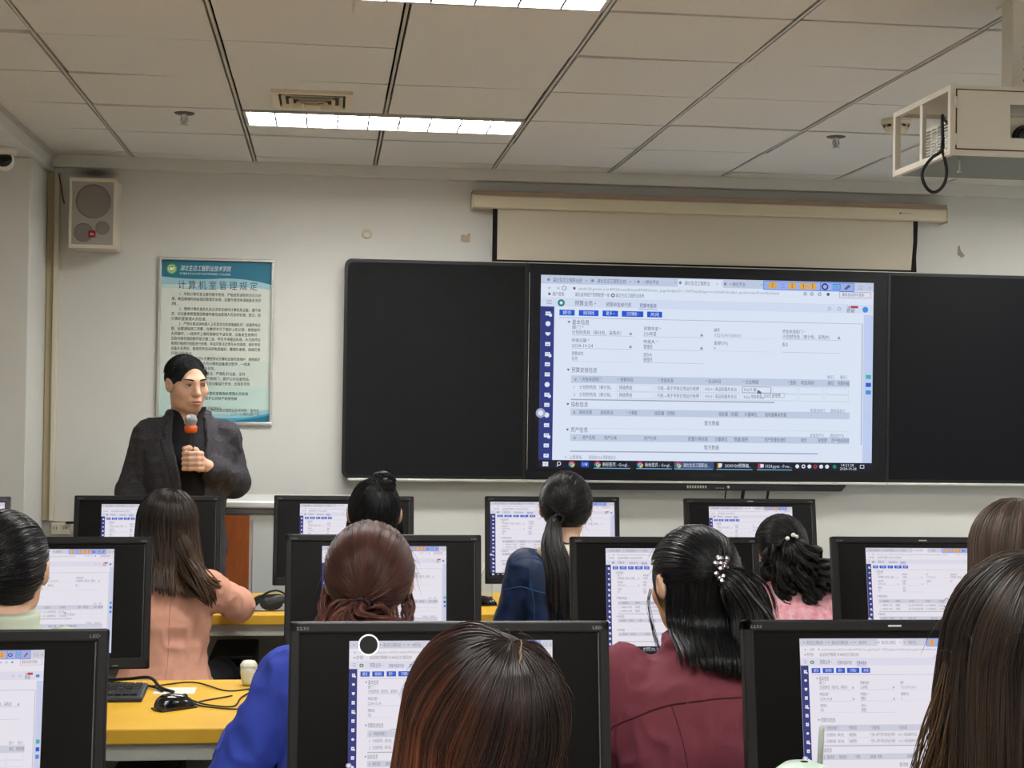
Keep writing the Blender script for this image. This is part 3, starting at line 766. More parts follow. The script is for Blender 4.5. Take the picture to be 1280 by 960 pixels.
o = MB().tube(spline([(1.7871, 4.1699, 2.3584), (1.7275, 4.1018, 2.3712), (1.6986, 4.0508, 2.3712), (1.6969, 4.0423, 2.3159), (1.696, 4.0423, 2.2751), (1.6637, 4.0423, 2.2495), (1.6382, 4.0423, 2.2095), (1.6492, 4.0423, 2.1712), (1.6739, 4.0423, 2.1559), (1.7003, 4.0423, 2.1755), (1.7097, 4.0423, 2.2138), (1.702, 4.0423, 2.2563), (1.696, 4.0423, 2.2751), (1.6935, 4.0337, 2.3074)], 60), .0047, 8).build('hanging_cable', M_cab)
tag(o, 'black cable looping down below the projector cage', 'cable')
# ================================================================== teacher's console
M_cons = mat('console_grey', srgb(188, 192, 190), .45, .4)
M_wood = mat('console_wood', srgb(150, 78, 34), .45, .35, noise=.25, nscale=9, stretch=(6, 6, 1))
K = empty('teacher_console', (-.36, 7.15, 0), 0, 'grey metal teaching console with orange wood side and silver lid behind the presenter', 'console')
MB().box((-.58, -.25, 1.06), (.56, .28, 1.092), .008, 3).build('lid', mat('console_lid', srgb(214, 216, 214), .3, .5, metal=.3), K)
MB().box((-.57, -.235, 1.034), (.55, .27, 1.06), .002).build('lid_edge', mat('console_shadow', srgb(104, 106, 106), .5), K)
MB().box((-.56, -.22, .05), (.54, .27, 1.034), .003).build('body', M_cons, K)
MB().box((-.27, -.24, .06), (.023, -.218, 1.026), .003).build('wood_panel', M_wood, K)
MB().box((.036, -.228, .08), (.3, -.218, 1.012), .003).build('door', M_cons, K)
MB().box((.31, -.228, .08), (.53, -.218, 1.012), .003).build('door', M_cons, K)
MB().box((-.54, -.228, .08), (-.285, -.218, 1.012), .003).build('door', M_cons, K)
MB().box((-.55, -.2, 0), (.53, .25, .05)).build('plinth', M_black, K)

# ================================================================== desks
M_top = mat('desk_yellow', srgb(214, 170, 56), .42, .3, noise=.12, nscale=7, col2=srgb(205, 158, 48))
M_edge = mat('desk_edge', srgb(196, 134, 26), .4, .4)
M_apron = mat('desk_grey', srgb(172, 172, 162), .5, .35)
M_leg = mat('desk_leg', srgb(205, 208, 206), .42, .4)
M_inner = mat('desk_dark', srgb(30, 30, 32), .6, .3)
def desk(w_):
    r = empty('computer_desk'); h = w_ / 2
    MB().box((-h + .002, 0, .712), (h - .002, .645, .75), .004).build('desktop', M_top, r)
    MB().box((-h + .03, .02, .668), (h - .03, .045, .712), .002).build('apron', M_apron, r)
    for x in (-h + .03, -.27, .26, h - .055):
        for y in (.03, .58): MB().box((x, y, 0), (x + .025, y + .03, .712), .002).build('leg', M_leg, r)
    MB().box((-h + .03, .6, .1), (h - .03, .612, .712)).build('back_panel', M_apron, r)
    MB().box((-h + .03, .05, .13), (h - .03, .6, .15)).build('shelf', M_inner, r)
    return r
W_ = 1.6
rows = {'A': 5.70, 'B': 3.745, 'C': 2.06}
cent = {'A': (-1.9, -.3, 1.3, 2.9), 'B': (-1.98, -.28, 1.32, 2.92), 'C': (-1.35, .25, 1.85)}
dl = {('A', 1): 'yellow-topped desk under the monitors beside the console, in the row nearest the front wall', ('A', 2): 'yellow-topped desk in the front row below the big display', ('A', 0): 'yellow-topped desk in the front row by the left wall', ('A', 3): 'yellow-topped desk in the front row at the right',
      ('B', 1): 'yellow-topped desk with the black mouse and its tangled cord, in the middle row', ('B', 2): 'yellow-topped desk in the middle row in front of the maroon jacket', ('B', 0): 'yellow-topped desk in the middle row by the left wall', ('B', 3): 'yellow-topped desk in the middle row at the right',
      ('C', 0): 'yellow-topped desk under the large cropped monitor at the left bottom corner', ('C', 1): 'yellow-topped desk in the nearest row under the monitor before the brown-haired woman', ('C', 2): 'yellow-topped desk in the nearest row under the monitor with the straw cup'}
D0 = None
for rw in 'ABC':
    for i, x in enumerate(cent[rw]):
        if (rw, i) in (('A', 0), ('A', 3), ('B', 0), ('B', 3)): continue
        if D0 is None: D0 = o = desk(W_)
        else: o = copy_thing(D0)
        o.location = (x, rows[rw], 0); tag(o, dl[(rw, i)], 'desk', 'computer desks')
for (x, y, lab) in ((-1.9, 5.70, dl[('A', 0)]), (2.9, 5.70, dl[('A', 3)]), (-1.9, 3.745, dl[('B', 0)]), (2.92, 3.745, dl[('B', 3)])):
    if x < 0 and y < 5: x = -1.88
    if x > 0 or y < 5: continue
    o = copy_thing(D0); o.location = (x - .0, y, 0); tag(o, lab, 'desk', 'computer desks')
o = copy_thing(D0); o.location = (-1.88, 3.745, 0); tag(o, dl[('B', 0)], 'desk', 'computer desks')

# ---- computer towers under the desks
def tower():
    r = empty('computer_tower')
    MB().box((-.085, 0, 0), (.085, .4, .42), .006).build('case', M_black, r)
    MB().box((-.083, -.012, .004), (.083, .002, .416), .006).build('front_panel', M_glossy, r)
    mb = MB()
    for z in (.3, .345): mb.box((-.07, -.014, z), (.07, -.011, z + .035), .002)
    mb.build('drive_cover', M_black, r)
    MB().lathe([(0, .003), (.009, .003), (.01, 0)], 16, Matrix.Translation((.05, -.012, .25)) @ Matrix.Rotation(PI / 2, 4, 'X')).build('power_button', M_steel, r)
    return r
T0 = tower(); T0.location = (-.345, 5.87, .15); tag(T0, 'black computer tower under the front row desk beside the pink coat', 'computer tower', 'computer towers')
for (x, y, lab) in ((-.46, 3.93, 'black computer tower under the middle row desk below the black mouse'),):
    copy_thing(T0, lab, 'computer towers', (x, y, .15))

# ================================================================== monitors
M_bez = mat('monitor_bezel', srgb(17, 17, 19), .42, .3)
M_pan = mat('monitor_panel', srgb(8, 7, 7), .35, .15)
M_grey = mat('badge_grey', srgb(128, 128, 130), .4, .4)
M_silver = mat('badge_silver', srgb(190, 192, 198), .3, .5)
TILT = math.radians(-10)
PALM = ui_palette((.98, .94, 1.0), .84, .35)
F43 = draw_ui(1.0, 1.0, PALM, True, .0006)
UI_ME = F43.mesh('screen_image'); UI_MATS = F43.mats
for m in UI_MATS: UI_ME.materials.append(m)
MW, MH = .55, .352
def monitor():
    r = empty('computer_monitor')
    T = Matrix.Translation((0, 0, .077)) @ Matrix.Rotation(TILT, 4, 'X')
    mb = MB(); b = .019; h2 = MW / 2
    for lo, hi in (((-h2, 0), (h2, .03)), ((-h2, MH - .021), (h2, MH)), ((-h2, 0), (-h2 + b, MH)), ((h2 - b, 0), (h2, MH))):
        mb.box((lo[0], -.006, lo[1]), (hi[0], .022, hi[1]), .004, 2, M=T)
    mb.box((-h2 + .006, .01, .006), (h2 - .006, .03, MH - .006), .006, 2, M=T)
    mb.box((-.17, .025, .05), (.17, .055, .25), .02, 3, M=T)
    mb.build('casing', M_bez, r)
    MB().box((-h2 + b, -.001, .028), (h2 - b, .008, MH - .02), M=T).build('panel', M_pan, r)
    mb = MB(); mb.box((h2 - b - .0015, -.0055, .03), (h2 - b + .0005, -.001, MH - .021), M=T); mb.build('bezel_edge', mat('bezel_glint', srgb(70, 70, 74), .25, .5), r)
    mb = MB(); mb.box((-.03, .045, .03), (.03, .07, .2), .008); mb.box((-.12, -.012, 0), (.12, .15, .012), .006); mb.box((-.045, .03, .01), (.045, .09, .045), .01)
    mb.build('stand', M_bez, r)
    f = Flat(.05, .012); f.text('223S', .0, .5, .5, M_grey, 1, width=.42); o = f.build('model_lettering', r); o.matrix_local = T @ Matrix.Translation((-h2 + .012, -.0065, MH - .018))
    f = Flat(.05, .012); f.text('LED', 1.0, .5, .5, M_grey, 1, width=.34, anchor='r'); o = f.build('led_lettering', r); o.matrix_local = T @ Matrix.Translation((h2 - .062, -.0065, MH - .018))
    mb = MB()
    for k in range(4): mb.box((h2 - .2 + k * .035, -.0068, .008), (h2 - .185 + k * .035, -.0055, .0105), M=T)
    mb.build('button', M_grey, r)
    o = bpy.data.objects.new('screen_image', UI_ME); COL.objects.link(o); o.parent = r
    return r, T
T_MON = Matrix.Translation((0, 0, .077)) @ Matrix.Rotation(TILT, 4, 'X')
def set_image(r, full):
    o = [c for c in r.children if c.name.startswith('screen_image')][0]
    if full: sx, sz, x0, z0 = .508, .298, -.254, .031
    else: sx, sz, x0, z0 = .349, .288, -.1745 + .001, .031
    o.matrix_local = T_MON @ Matrix.Translation((x0, -.0018, z0)) @ Matrix.Diagonal((sx, 1, sz, 1))
M0, _ = monitor()
mons = [  # centre x of the top edge, y of the top edge, turn, full picture, silver badge, label
    (-1.435, 5.82, 6, True, False, 'cropped grey-rimmed monitor at the left edge of the photo, beside the pillar'),
    (-.672, 5.95, 3, False, False, 'black monitor in front of the presenter and before the woman in the pink coat'),
    (.075, 6.03, 0, False, False, 'black monitor behind the woman with the topknot'),
    (.915, 6.08, 0, True, False, 'monitor filled edge to edge by its bright page, before the long ponytail'),
    (1.722, 6.02, 0, False, True, 'black monitor below the hanging cables, before the woman in the pink sweater'),
    (-.735, 4.18, 3, False, False, 'black monitor in front of the woman in the pale green collar'),
    (.167, 4.29, 0, False, False, 'black monitor in front of the reddish low ponytail'),
    (.967, 4.25, 0, False, False, 'black monitor in front of the woman in the maroon jacket'),
    (1.745, 4.28, -1, False, True, 'black monitor at the right, before the brown-haired head at the edge'),
    (-.618, 2.515, 3, False, False, 'large black monitor cut off by the bottom left corner of the photo'),
    (.218, 2.60, 0, False, False, 'large black monitor with a round black dot on its screen'),
    (1.008, 2.60, -1, False, True, 'large black monitor behind the cup with a straw'),
]
MON = []
for i, (x, y, a, full, badge, lab) in enumerate(mons):
    r = M0 if i == 0 else copy_thing(M0)
    r.location = (x, y - MH * math.sin(-TILT), .75); r.rotation_euler = (0, 0, math.radians(a))
    tag(r, lab, 'monitor', 'computer monitors on the desks'); MON.append(r)
for i, r in enumerate(MON):
    set_image(r, mons[i][3])
    if mons[i][4]:
        o = MB().box((-.012, -.0068, MH - .0125), (.012, -.0055, MH - .0095), M=T_MON).build('brand_badge', M_silver, r)
M_pur = emat('screen_glare_button', (1, 1, 1, 1), 1.3); M_dot = emat('screen_dot', (0, 0, 0, 1), 0)
f = Flat(.036, .036, .0004); f.disc(.5, .5, .5, M_pur, 1, 28); f.disc(.5, .5, .43, M_dot, 2, 28)
o = f.build('floating_button', MON[10]); o.matrix_local = T_MON @ Matrix.Translation((-.1745 + .0155, -.0075, .031 + .288 - .025))
# the monitor by the left wall has a lighter rim
for c in MON[0].children:
    if c.name.startswith('casing'):
        c.data = c.data.copy(); c.data.materials.clear(); c.data.materials.append(mat('monitor_rim_grey', srgb(92, 84, 92), .4))

# ================================================================== mice, keyboards and small things on the desks
def half_shell(L, Wd, H, n=22, m=12):
    """mouse body: a domed shell, front at +y"""
    V, Fq = [], []
    for i in range(m + 1):
        a = (PI / 2) * i / m
        for k in range(n):
            b = 2 * PI * k / n
            ex = lambda c: math.copysign(abs(c) ** .82, c)
            x = Wd * ex(math.cos(b)) * math.cos(a) ** .6; y = L * ex(math.sin(b)) * math.cos(a) ** .7
            z = H * math.sin(a) ** .9 * (1 - .22 * (y / L) - .1 * (y / L) ** 2)
            V.append((x, y, z + .002))
    for i in range(m):
        for k in range(n): Fq.append((i * n + k, i * n + (k + 1) % n, (i + 1) * n + (k + 1) % n, (i + 1) * n + k))
    return V, Fq
def mouse():
    r = empty('computer_mouse')
    V, Fq = half_shell(.056, .031, .036); link_mesh('shell', np_mesh('shell', V, Fq), mat('mouse_black', srgb(12, 12, 13), .16, .5, coat=.4), r, True)
    MB().box((-.0295, -.052, 0), (.0295, .052, .004), .003).build('sole', M_rubber, r)
    MB().lathe([(0, -.004), (.007, -.004), (.008, 0), (.007, .004), (0, .004)], 16, Matrix.Translation((0, .03, .027)) @ Matrix.Rotation(PI / 2, 4, 'Y')).build('wheel', M_rubber, r)
    return r
m0 = mouse(); m0.location = (-.378, 3.985, .7505); m0.rotation_euler = (0, 0, math.radians(-55)); tag(m0, 'glossy black mouse on the middle row desk beside the blue jacket', 'mouse', 'computer mice')
copy_thing(m0, 'black mouse on the front row desk beside the pink coat', 'computer mice', (-.306, 5.80, .7505), math.radians(-35))
copy_thing(m0, 'black mouse half hidden on the front row desk beside the clear plastic cup', 'computer mice', (.625, 5.95, .7505), math.radians(-80))
o = MB().tube(spline([(-.335, 4.015, .765), (-.30, 4.005, .756), (-.23, 3.985, .754), (-.215, 4.1, .754), (-.19, 4.22, .754), (-.26, 4.2, .754), (-.36, 4.33, .754), (-.47, 4.28, .754), (-.56, 4.30, .756)], 50), .0022, 6).build('mouse_cord', M_cab)
tag(o, 'thin black mouse cord tangled across the middle row desk', 'cord')
o = MB().tube(spline([(-.24, 4.13, .754), (-.33, 4.03, .754), (-.25, 3.96, .754), (-.17, 3.96, .754), (-.16, 4.06, .754), (-.19, 4.16, .754)], 36), .0022, 6).build('mouse_cord', M_cab)
tag(o, 'loop of thin black cord beside the blue jacket sleeve', 'cord')
o = MB().tube(spline([(-.30, 5.86, .768), (-.33, 5.98, .757), (-.27, 6.08, .755), (-.18, 6.1, .755)], 24), .0025, 6).build('mouse_cord', M_cab)
tag(o, 'thin black mouse cord on the front row desk behind the pouch', 'cord')
o = MB().tube(spline([(-.62, 4.36, .756), (-.54, 4.345, .762), (-.48, 4.33, .768), (-.44, 4.24, .757), (-.40, 4.19, .754)], 24), .0045, 8).build('keyboard_cable', M_cab)
tag(o, 'thick black cable behind the keyboard under the left monitor', 'cable')
o = MB().tube(spline([(-.63, 4.34, .757), (-.55, 4.31, .757), (-.47, 4.26, .757), (-.43, 4.20, .755)], 24), .0035, 8).build('keyboard_cable', M_cab)
tag(o, 'thinner black cable lying before the thick one under the left monitor', 'cable')
o = MB().box((-.455, 4.18, .7502), (-.345, 4.27, .7508)).build('paper_slip', mat('paper', srgb(216, 212, 198), .7)); tag(o, 'small white paper slip on the middle row desk under the cables', 'paper')

def keyboard():
    r = empty('keyboard')
    MB().box((-.22, -.075, 0), (.22, .075, .018), .006, 2, M=Matrix.Rotation(math.radians(4), 4, 'X')).build('base', mat('keyboard_grey', srgb(40, 44, 50), .5, .4), r)
    mb = MB()
    for i in range(5):
        for k in range(20): mb.box((-.205 + k * .0207, -.06 + i * .0245, .017), (-.1875 + k * .0207, -.04 + i * .0245, .0235), .0018, 1, M=Matrix.Rotation(math.radians(4), 4, 'X'))
    mb.build('keys', mat('key_black', srgb(22, 24, 29), .5, .4), r)
    return r
k0 = keyboard(); k0.location = (-.69, 4.145, .752); tag(k0, 'dark keyboard poking out to the right under the left monitor of the middle row', 'keyboard', 'keyboards')
copy_thing(k0, 'dark keyboard on the front row desk beside the dark blue jacket', 'keyboards', (.92, 5.92, .752), math.radians(-25))

# clear plastic cup, white cup, pouch, straw cup
M_clear = bpy.data.materials.new('clear_plastic'); M_clear.use_nodes = True
b_ = M_clear.node_tree.nodes['Principled BSDF']; b_.inputs['Base Color'].default_value = (.9, .92, .9, 1); b_.inputs['Roughness'].default_value = .12; b_.inputs['Transmission Weight'].default_value = .85; b_.inputs['IOR'].default_value = 1.2; b_.inputs['Alpha'].default_value = .6
r = empty('plastic_bottle', (.655, 6.11, .75), 0, 'clear plastic bottle standing on the front row desk under the full bright monitor', 'bottle')
MB().lathe([(0, .001), (.022, .001), (.025, .006), (.025, .09), (.022, .105), (.012, .122), (.011, .13), (.0, .13)], 24).build('body', M_clear, r)
MB().lathe([(.0125, .128), (.0135, .132), (.0135, .146), (0, .148)], 20).build('cap', M_white, r)
r = empty('white_cup', (-.205, 4.3, .75), 0, 'small white rounded cup on the desk behind the blue sleeve', 'cup')
MB().lathe([(0, .002), (.015, .001), (.02, .01), (.023, .036), (.023, .055), (.021, .055), (.021, .036), (.016, .008), (0, .006)], 28).build('cup_body', mat('cup_white', srgb(206, 212, 204), .35, .4), r)
MB().lathe([(.024, .053), (.024, .058), (.017, .068), (0, .071)], 28).build('lid', mat('cup_lid', srgb(216, 222, 212), .35, .4), r)
r = empty('drink_cup', (.718, 2.2, .744), 0, 'pale cup with rounded lid and grey straw before the large right monitor', 'cup')
MB().lathe([(0, .002), (.036, .001), (.05, .24), (.048, .24), (.034, .006), (0, .006)], 32).build('cup_body', mat('cup_pale', srgb(206, 214, 206), .4, .4), r)
MB().lathe([(.0515, .236), (.053, .246), (.048, .258), (.03, .272), (.01, .276), (.006, .276)], 32).build('lid', mat('lid_green', srgb(160, 176, 164), .35, .35), r)
MB().tube([(.017, 0, .2), (.024, 0, .27), (.0265, 0, .327)], .0042, 12).build('straw', mat('straw_grey', srgb(126, 132, 124), .45, .3), r)
r = empty('pouch', (-.20, 5.84, .75), math.radians(5), 'black pouch with a shiny grey panel beside the mouse on the front row desk', 'pouch')
V, Fq = half_shell(.05, .08, .058, 28, 12); link_mesh('bag', np_mesh('bag', V, Fq), mat('pouch_black', srgb(20, 21, 22), .5, .35, bump=.5, bscale=60), r, True)
mb = MB(); mb.prism([(-.062, .004), (.062, .004), (.057, .022), (.036, .038), (0, .044), (-.036, .038), (-.057, .022)], .006, Matrix.Translation((0, -.051, 0)) @ Matrix.Rotation(math.radians(-18), 4, 'X')); mb.build('front_panel', mat('pouch_grey', srgb(128, 132, 134), .25, .5), r)
MB().tube(spline([(-.055, -.02, .01), (-.03, -.03, .06), (.02, -.02, .075), (.06, 0, .05), (.075, .01, .004)], 24), .004, 8).build('strap', M_rubber, r)
# ================================================================== blended solid shapes for bodies and clothes
class SDF:
    def __init__(s, lo, hi, h):
        s.lo = np.array(lo, np.float32); s.h = h
        s.n = np.ceil((np.array(hi) - s.lo) / h).astype(int) + 1
        s.f = np.full(s.n, .2, np.float32)
        s.ax = [s.lo[i] + h * np.arange(s.n[i], dtype=np.float32) for i in range(3)]
        s.R = np.eye(3); s.t = np.zeros(3); s.infl = 0.0
    def frame(s, R=None, t=(0, 0, 0)):
        s.R = np.eye(3) if R is None else np.array(R, float); s.t = np.array(t, float)
    def _w(s, p): return s.R @ np.array(p, float) + s.t
    def _blk(s, lo, hi):
        a = np.clip(np.floor((np.array(lo) - s.lo) / s.h).astype(int), 0, s.n); b = np.clip(np.ceil((np.array(hi) - s.lo) / s.h).astype(int) + 1, 0, s.n)
        sl = tuple(slice(i, j) for i, j in zip(a, b))
        return sl, s.ax[0][sl[0]][:, None, None], s.ax[1][sl[1]][None, :, None], s.ax[2][sl[2]][None, None, :]
    def _mix(s, sl, d, k, op):
        f = s.f[sl]; d = d.astype(np.float32)
        if op < 0: f, d = -f, d
        # union: smin(f, d); cut: -smin(-f, d)
        if k > 0:
            q = np.maximum(k - np.abs(f - d), 0) / k; r = np.minimum(f, d) - q * q * k * .25
        else: r = np.minimum(f, d)
        s.f[sl] = r if op > 0 else -r
    def ell(s, c, r, k=.02, op=1, R=None):
        c = s._w(c); r = np.array(r, float) + (s.infl if op > 0 else 0); Rm = s.R if R is None else s.R @ np.array(R)
        m = r.max() + k + 3 * s.h
        sl, X, Y, Z = s._blk(c - m, c + m)
        if 0 in s.f[sl].shape: return s
        x, y, z = X - c[0], Y - c[1], Z - c[2]
        u = [(Rm[0, i] * x + Rm[1, i] * y + Rm[2, i] * z) for i in range(3)]
        k0 = np.sqrt((u[0] / r[0]) ** 2 + (u[1] / r[1]) ** 2 + (u[2] / r[2]) ** 2)
        k1 = np.sqrt((u[0] / r[0] ** 2) ** 2 + (u[1] / r[1] ** 2) ** 2 + (u[2] / r[2] ** 2) ** 2)
        s._mix(sl, k0 * (k0 - 1) / np.maximum(k1, 1e-6), k, op); return s
    def cap(s, a, b, ra, rb=None, k=.02, op=1):
        a, b = s._w(a), s._w(b); rb = ra if rb is None else rb
        if op > 0: ra += s.infl; rb += s.infl
        m = max(ra, rb) + k + 3 * s.h
        sl, X, Y, Z = s._blk(np.minimum(a, b) - m, np.maximum(a, b) + m)
        if 0 in s.f[sl].shape: return s
        d = b - a; L2 = max((d * d).sum(), 1e-9)
        t = np.clip(((X - a[0]) * d[0] + (Y - a[1]) * d[1] + (Z - a[2]) * d[2]) / L2, 0, 1)
        q = np.sqrt((X - a[0] - t * d[0]) ** 2 + (Y - a[1] - t * d[1]) ** 2 + (Z - a[2] - t * d[2]) ** 2) - (ra + (rb - ra) * t)
        s._mix(sl, q, k, op); return s
    def chain(s, pts, rs, k=.02):
        for i in range(len(pts) - 1): s.cap(pts[i], pts[i + 1], rs[i], rs[i + 1], k)
        return s
    def loft(s, rings, k=.03, op=1, e=2.3):
        """rings: (z, cx, cy, rx, ry) in the plain frame"""
        g = np.array(rings, float); i = s.infl
        if len(g) > 4: g = spline(g, 70); g[:, 0] = np.maximum.accumulate(g[:, 0] + np.arange(70) * 1e-7)
        z0, z1 = g[0, 0] - i, g[-1, 0] + i; m = k + 3 * s.h
        lo = [(g[:, 1] - g[:, 3]).min() - m - i, (g[:, 2] - g[:, 4]).min() - m - i, z0 - m]; hi = [(g[:, 1] + g[:, 3]).max() + m + i, (g[:, 2] + g[:, 4]).max() + m + i, z1 + m]
        sl, X, Y, Z = s._blk(lo, hi)
        zz = Z.ravel(); S_ = [np.interp(zz, g[:, 0], g[:, j])[None, None, :] for j in range(1, 5)]
        rx, ry = S_[2] + i, S_[3] + i
        q = ((np.abs(X - S_[0]) / rx) ** e + (np.abs(Y - S_[1]) / ry) ** e) ** (1 / e)
        d = (q - 1) * np.minimum(rx, ry)
        dz = np.maximum(z0 - Z, Z - z1)
        s._mix(sl, np.maximum(d, dz), k, op); return s
    def cut(s, fn):
        """keep only where fn(X,Y,Z) < 0"""
        X, Y, Z = s.ax[0][:, None, None], s.ax[1][None, :, None], s.ax[2][None, None, :]
        s.f = np.maximum(s.f, fn(X, Y, Z).astype(np.float32)); return s
    def mesh(s):
        f = s.f.copy(); n = f.shape
        f[0] = f[-1] = .1; f[:, 0] = f[:, -1] = .1; f[:, :, 0] = f[:, :, -1] = .1
        ins = f < 0
        c = np.zeros(tuple(k - 1 for k in n), np.int8)
        for i in (0, 1):
            for j in (0, 1):
                for k in (0, 1): c += ins[i:n[0] - 1 + i, j:n[1] - 1 + j, k:n[2] - 1 + k]
        mixed = (c > 0) & (c < 8); ijk = np.argwhere(mixed)
        idx = np.full(c.shape, -1, np.int32); idx[mixed] = np.arange(len(ijk))
        acc = np.zeros((len(ijk), 3)); cnt = np.zeros(len(ijk))
        for ax in range(3):
            o = [a for a in range(3) if a != ax]
            for p in (0, 1):
                for q in (0, 1):
                    A = ijk.copy(); A[:, o[0]] += p; A[:, o[1]] += q
                    B = A.copy(); B[:, ax] += 1
                    fa, fb = f[tuple(A.T)], f[tuple(B.T)]
                    m = (fa < 0) != (fb < 0)
                    t = fa[m] / (fa[m] - fb[m])
                    P = A[m].astype(float); P[:, ax] += t
                    acc[m] += P; cnt[m] += 1
        V = s.lo + s.h * acc / cnt[:, None]
        Q = []
        for ax in range(3):
            o = [a for a in range(3) if a != ax]
            sa = [slice(1, -1)] * 3; sa[ax] = slice(0, n[ax] - 1); sb = list(sa); sb[ax] = slice(1, n[ax])
            a, b = ins[tuple(sa)], ins[tuple(sb)]
            e = np.argwhere(a != b)
            flip = a[tuple(e.T)]
            g = e.copy(); g[:, o[0]] += 1; g[:, o[1]] += 1
            def cell(p, q):
                h_ = g.copy(); h_[:, o[0]] -= p; h_[:, o[1]] -= q
                return idx[tuple(h_.T)]
            q4 = np.stack([cell(1, 1), cell(0, 1), cell(0, 0), cell(1, 0)], 1)
            if ax == 1: q4 = q4[:, ::-1]
            q4[~flip] = q4[~flip][:, ::-1]
            Q.append(q4)
        return V, np.concatenate(Q)

def vnoise(P, scale, seed=0):
    """smooth value noise, vectorised"""
    r = np.random.default_rng(seed); T = r.random((32, 32, 32)).astype(np.float32) * 2 - 1
    q = P * scale; i = np.floor(q).astype(int); u = q - i; u = u * u * (3 - 2 * u); out = 0
    for a in (0, 1):
        for b in (0, 1):
            for c in (0, 1):
                wgt = (u[:, 0] if a else 1 - u[:, 0]) * (u[:, 1] if b else 1 - u[:, 1]) * (u[:, 2] if c else 1 - u[:, 2])
                out = out + wgt * T[(i[:, 0] + a) % 32, (i[:, 1] + b) % 32, (i[:, 2] + c) % 32]
    return out

def solid(name, s, m, parent, wrinkle=0.0, wscale=10.0, seed=1, stretch=(1, 1, 1)):
    V, Q = s.mesh()
    me = np_mesh(name, V, Q)
    if wrinkle:
        nn = np.zeros(len(V) * 3, np.float32); me.vertices.foreach_get('normal', nn); nn = nn.reshape(-1, 3)
        P = V * np.array(stretch)
        d = vnoise(P, wscale, seed) * .7 + (.6 - 1.2 * np.abs(vnoise(P, wscale * 2.3, seed + 1))) * .5
        V = V + nn * (d * wrinkle)[:, None]
        me.vertices.foreach_set('co', V.astype(np.float32).ravel()); me.update()
    return link_mesh(name, me, m, parent, True)

def rot(rx=0, ry=0, rz=0):
    rx, ry, rz = (math.radians(a) for a in (rx, ry, rz))
    return np.array(Matrix.Rotation(rz, 3, 'Z') @ Matrix.Rotation(ry, 3, 'Y') @ Matrix.Rotation(rx, 3, 'X'))

# ------------------------------------------------------------------ head, hand
def add_head(S, c, R, ear=0.0):
    """head facing +y; c: its centre"""
    S.frame(R, c)
    S.ell((0, -.012, .03), (.074, .094, .088), .02)
    S.ell((0, .03, -.02), (.061, .062, .085), .03)
    S.ell((0, .05, -.088), (.033, .032, .026), .035)
    for x in (-1, 1):
        S.ell((x * .045, .052, -.024), (.022, .022, .022), .03)
        S.ell((x * .044, .015, -.07), (.018, .03, .024), .03)
    S.cap((-.036, .082, .024), (.036, .082, .024), .0105, None, .02)
    for x in (-1, 1):
        S.ell((x * .032, .1, .006), (.019, .015, .012), .014, -1)
        S.ell((x * .031, .078, .006), (.0155, .0125, .012), .006)
    S.cap((0, .086, .018), (0, .105, -.026), .0075, .0115, .014)
    S.ell((0, .107, -.029), (.0125, .0115, .0105), .008)
    for x in (-1, 1): S.ell((x * .0125, .098, -.032), (.0085, .0095, .0075), .006)
    S.ell((0, .086, -.063), (.026, .014, .02), .016)
    S.ell((0, .0975, -.0585), (.02, .0065, .0055), .006)
    S.ell((0, .0965, -.0715), (.017, .0065, .006), .006)
    for x in (-1, 1):
        Re = rot(0, x * 8, x * 16)
        S.ell((x * (.079 + ear), -.006, -.004), (.0085 + ear * .4, .019, .031), .008, 1, Re)
        S.ell((x * (.0865 + ear * 1.3), .0, .002), (.0055, .01, .016), .006, -1, Re)
    S.frame()

def add_neck(S, c, R, b, r0, r1):
    a = R @ np.array((0, -.022, -.055)) + np.array(c)
    S.frame(); S.cap(a, b, r0, r1, .03)

def add_hand(S, w, R, side, curl=.35):
    """w: wrist; hand frame: fingers along +y, back of the hand +z; side +1 right"""
    S.frame(R, w)
    S.ell((0, .042, -.002), (.038, .048, .014), .012)
    S.cap((0, -.02, 0), (0, .02, 0), .025, .026, .015)
    for i, (x, l) in enumerate(((.029, .066), (.0095, .074), (-.0095, .069), (-.028, .053))):
        x *= -side; a = curl * .6
        p = np.array((x, .085, .0)); pts = [p]
        for j, f in enumerate((.45, .32, .23)):
            p = p + l * f * np.array((x * .6, math.cos(a), -math.sin(a))); pts.append(p); a += curl
        S.chain(pts, [.0092, .0085, .0076, .0066], .005)
    x = -side
    S.chain([(x * .026, .018, -.006), (x * .05, .045, -.012), (x * .056, .072, -.016), (x * .053, .092, -.018)], [.013, .0115, .0098, .0078], .008)
    S.frame()

# ================================================================== hair
def hair_mat(name, dark, light, rough=.34, sheen=.5):
    m = bpy.data.materials.new(name); m.use_nodes = True; nt = m.node_tree; b = nt.nodes['Principled BSDF']
    a = nt.nodes.new('ShaderNodeAttribute'); a.attribute_name = 'tone'
    r = nt.nodes.new('ShaderNodeValToRGB'); r.color_ramp.elements[0].color = dark; r.color_ramp.elements[1].color = light
    nt.links.new(a.outputs['Fac'], r.inputs['Fac']); nt.links.new(r.outputs['Color'], b.inputs['Base Color'])
    b.inputs['Roughness'].default_value = rough; b.inputs['Specular IOR Level'].default_value = sheen
    return m

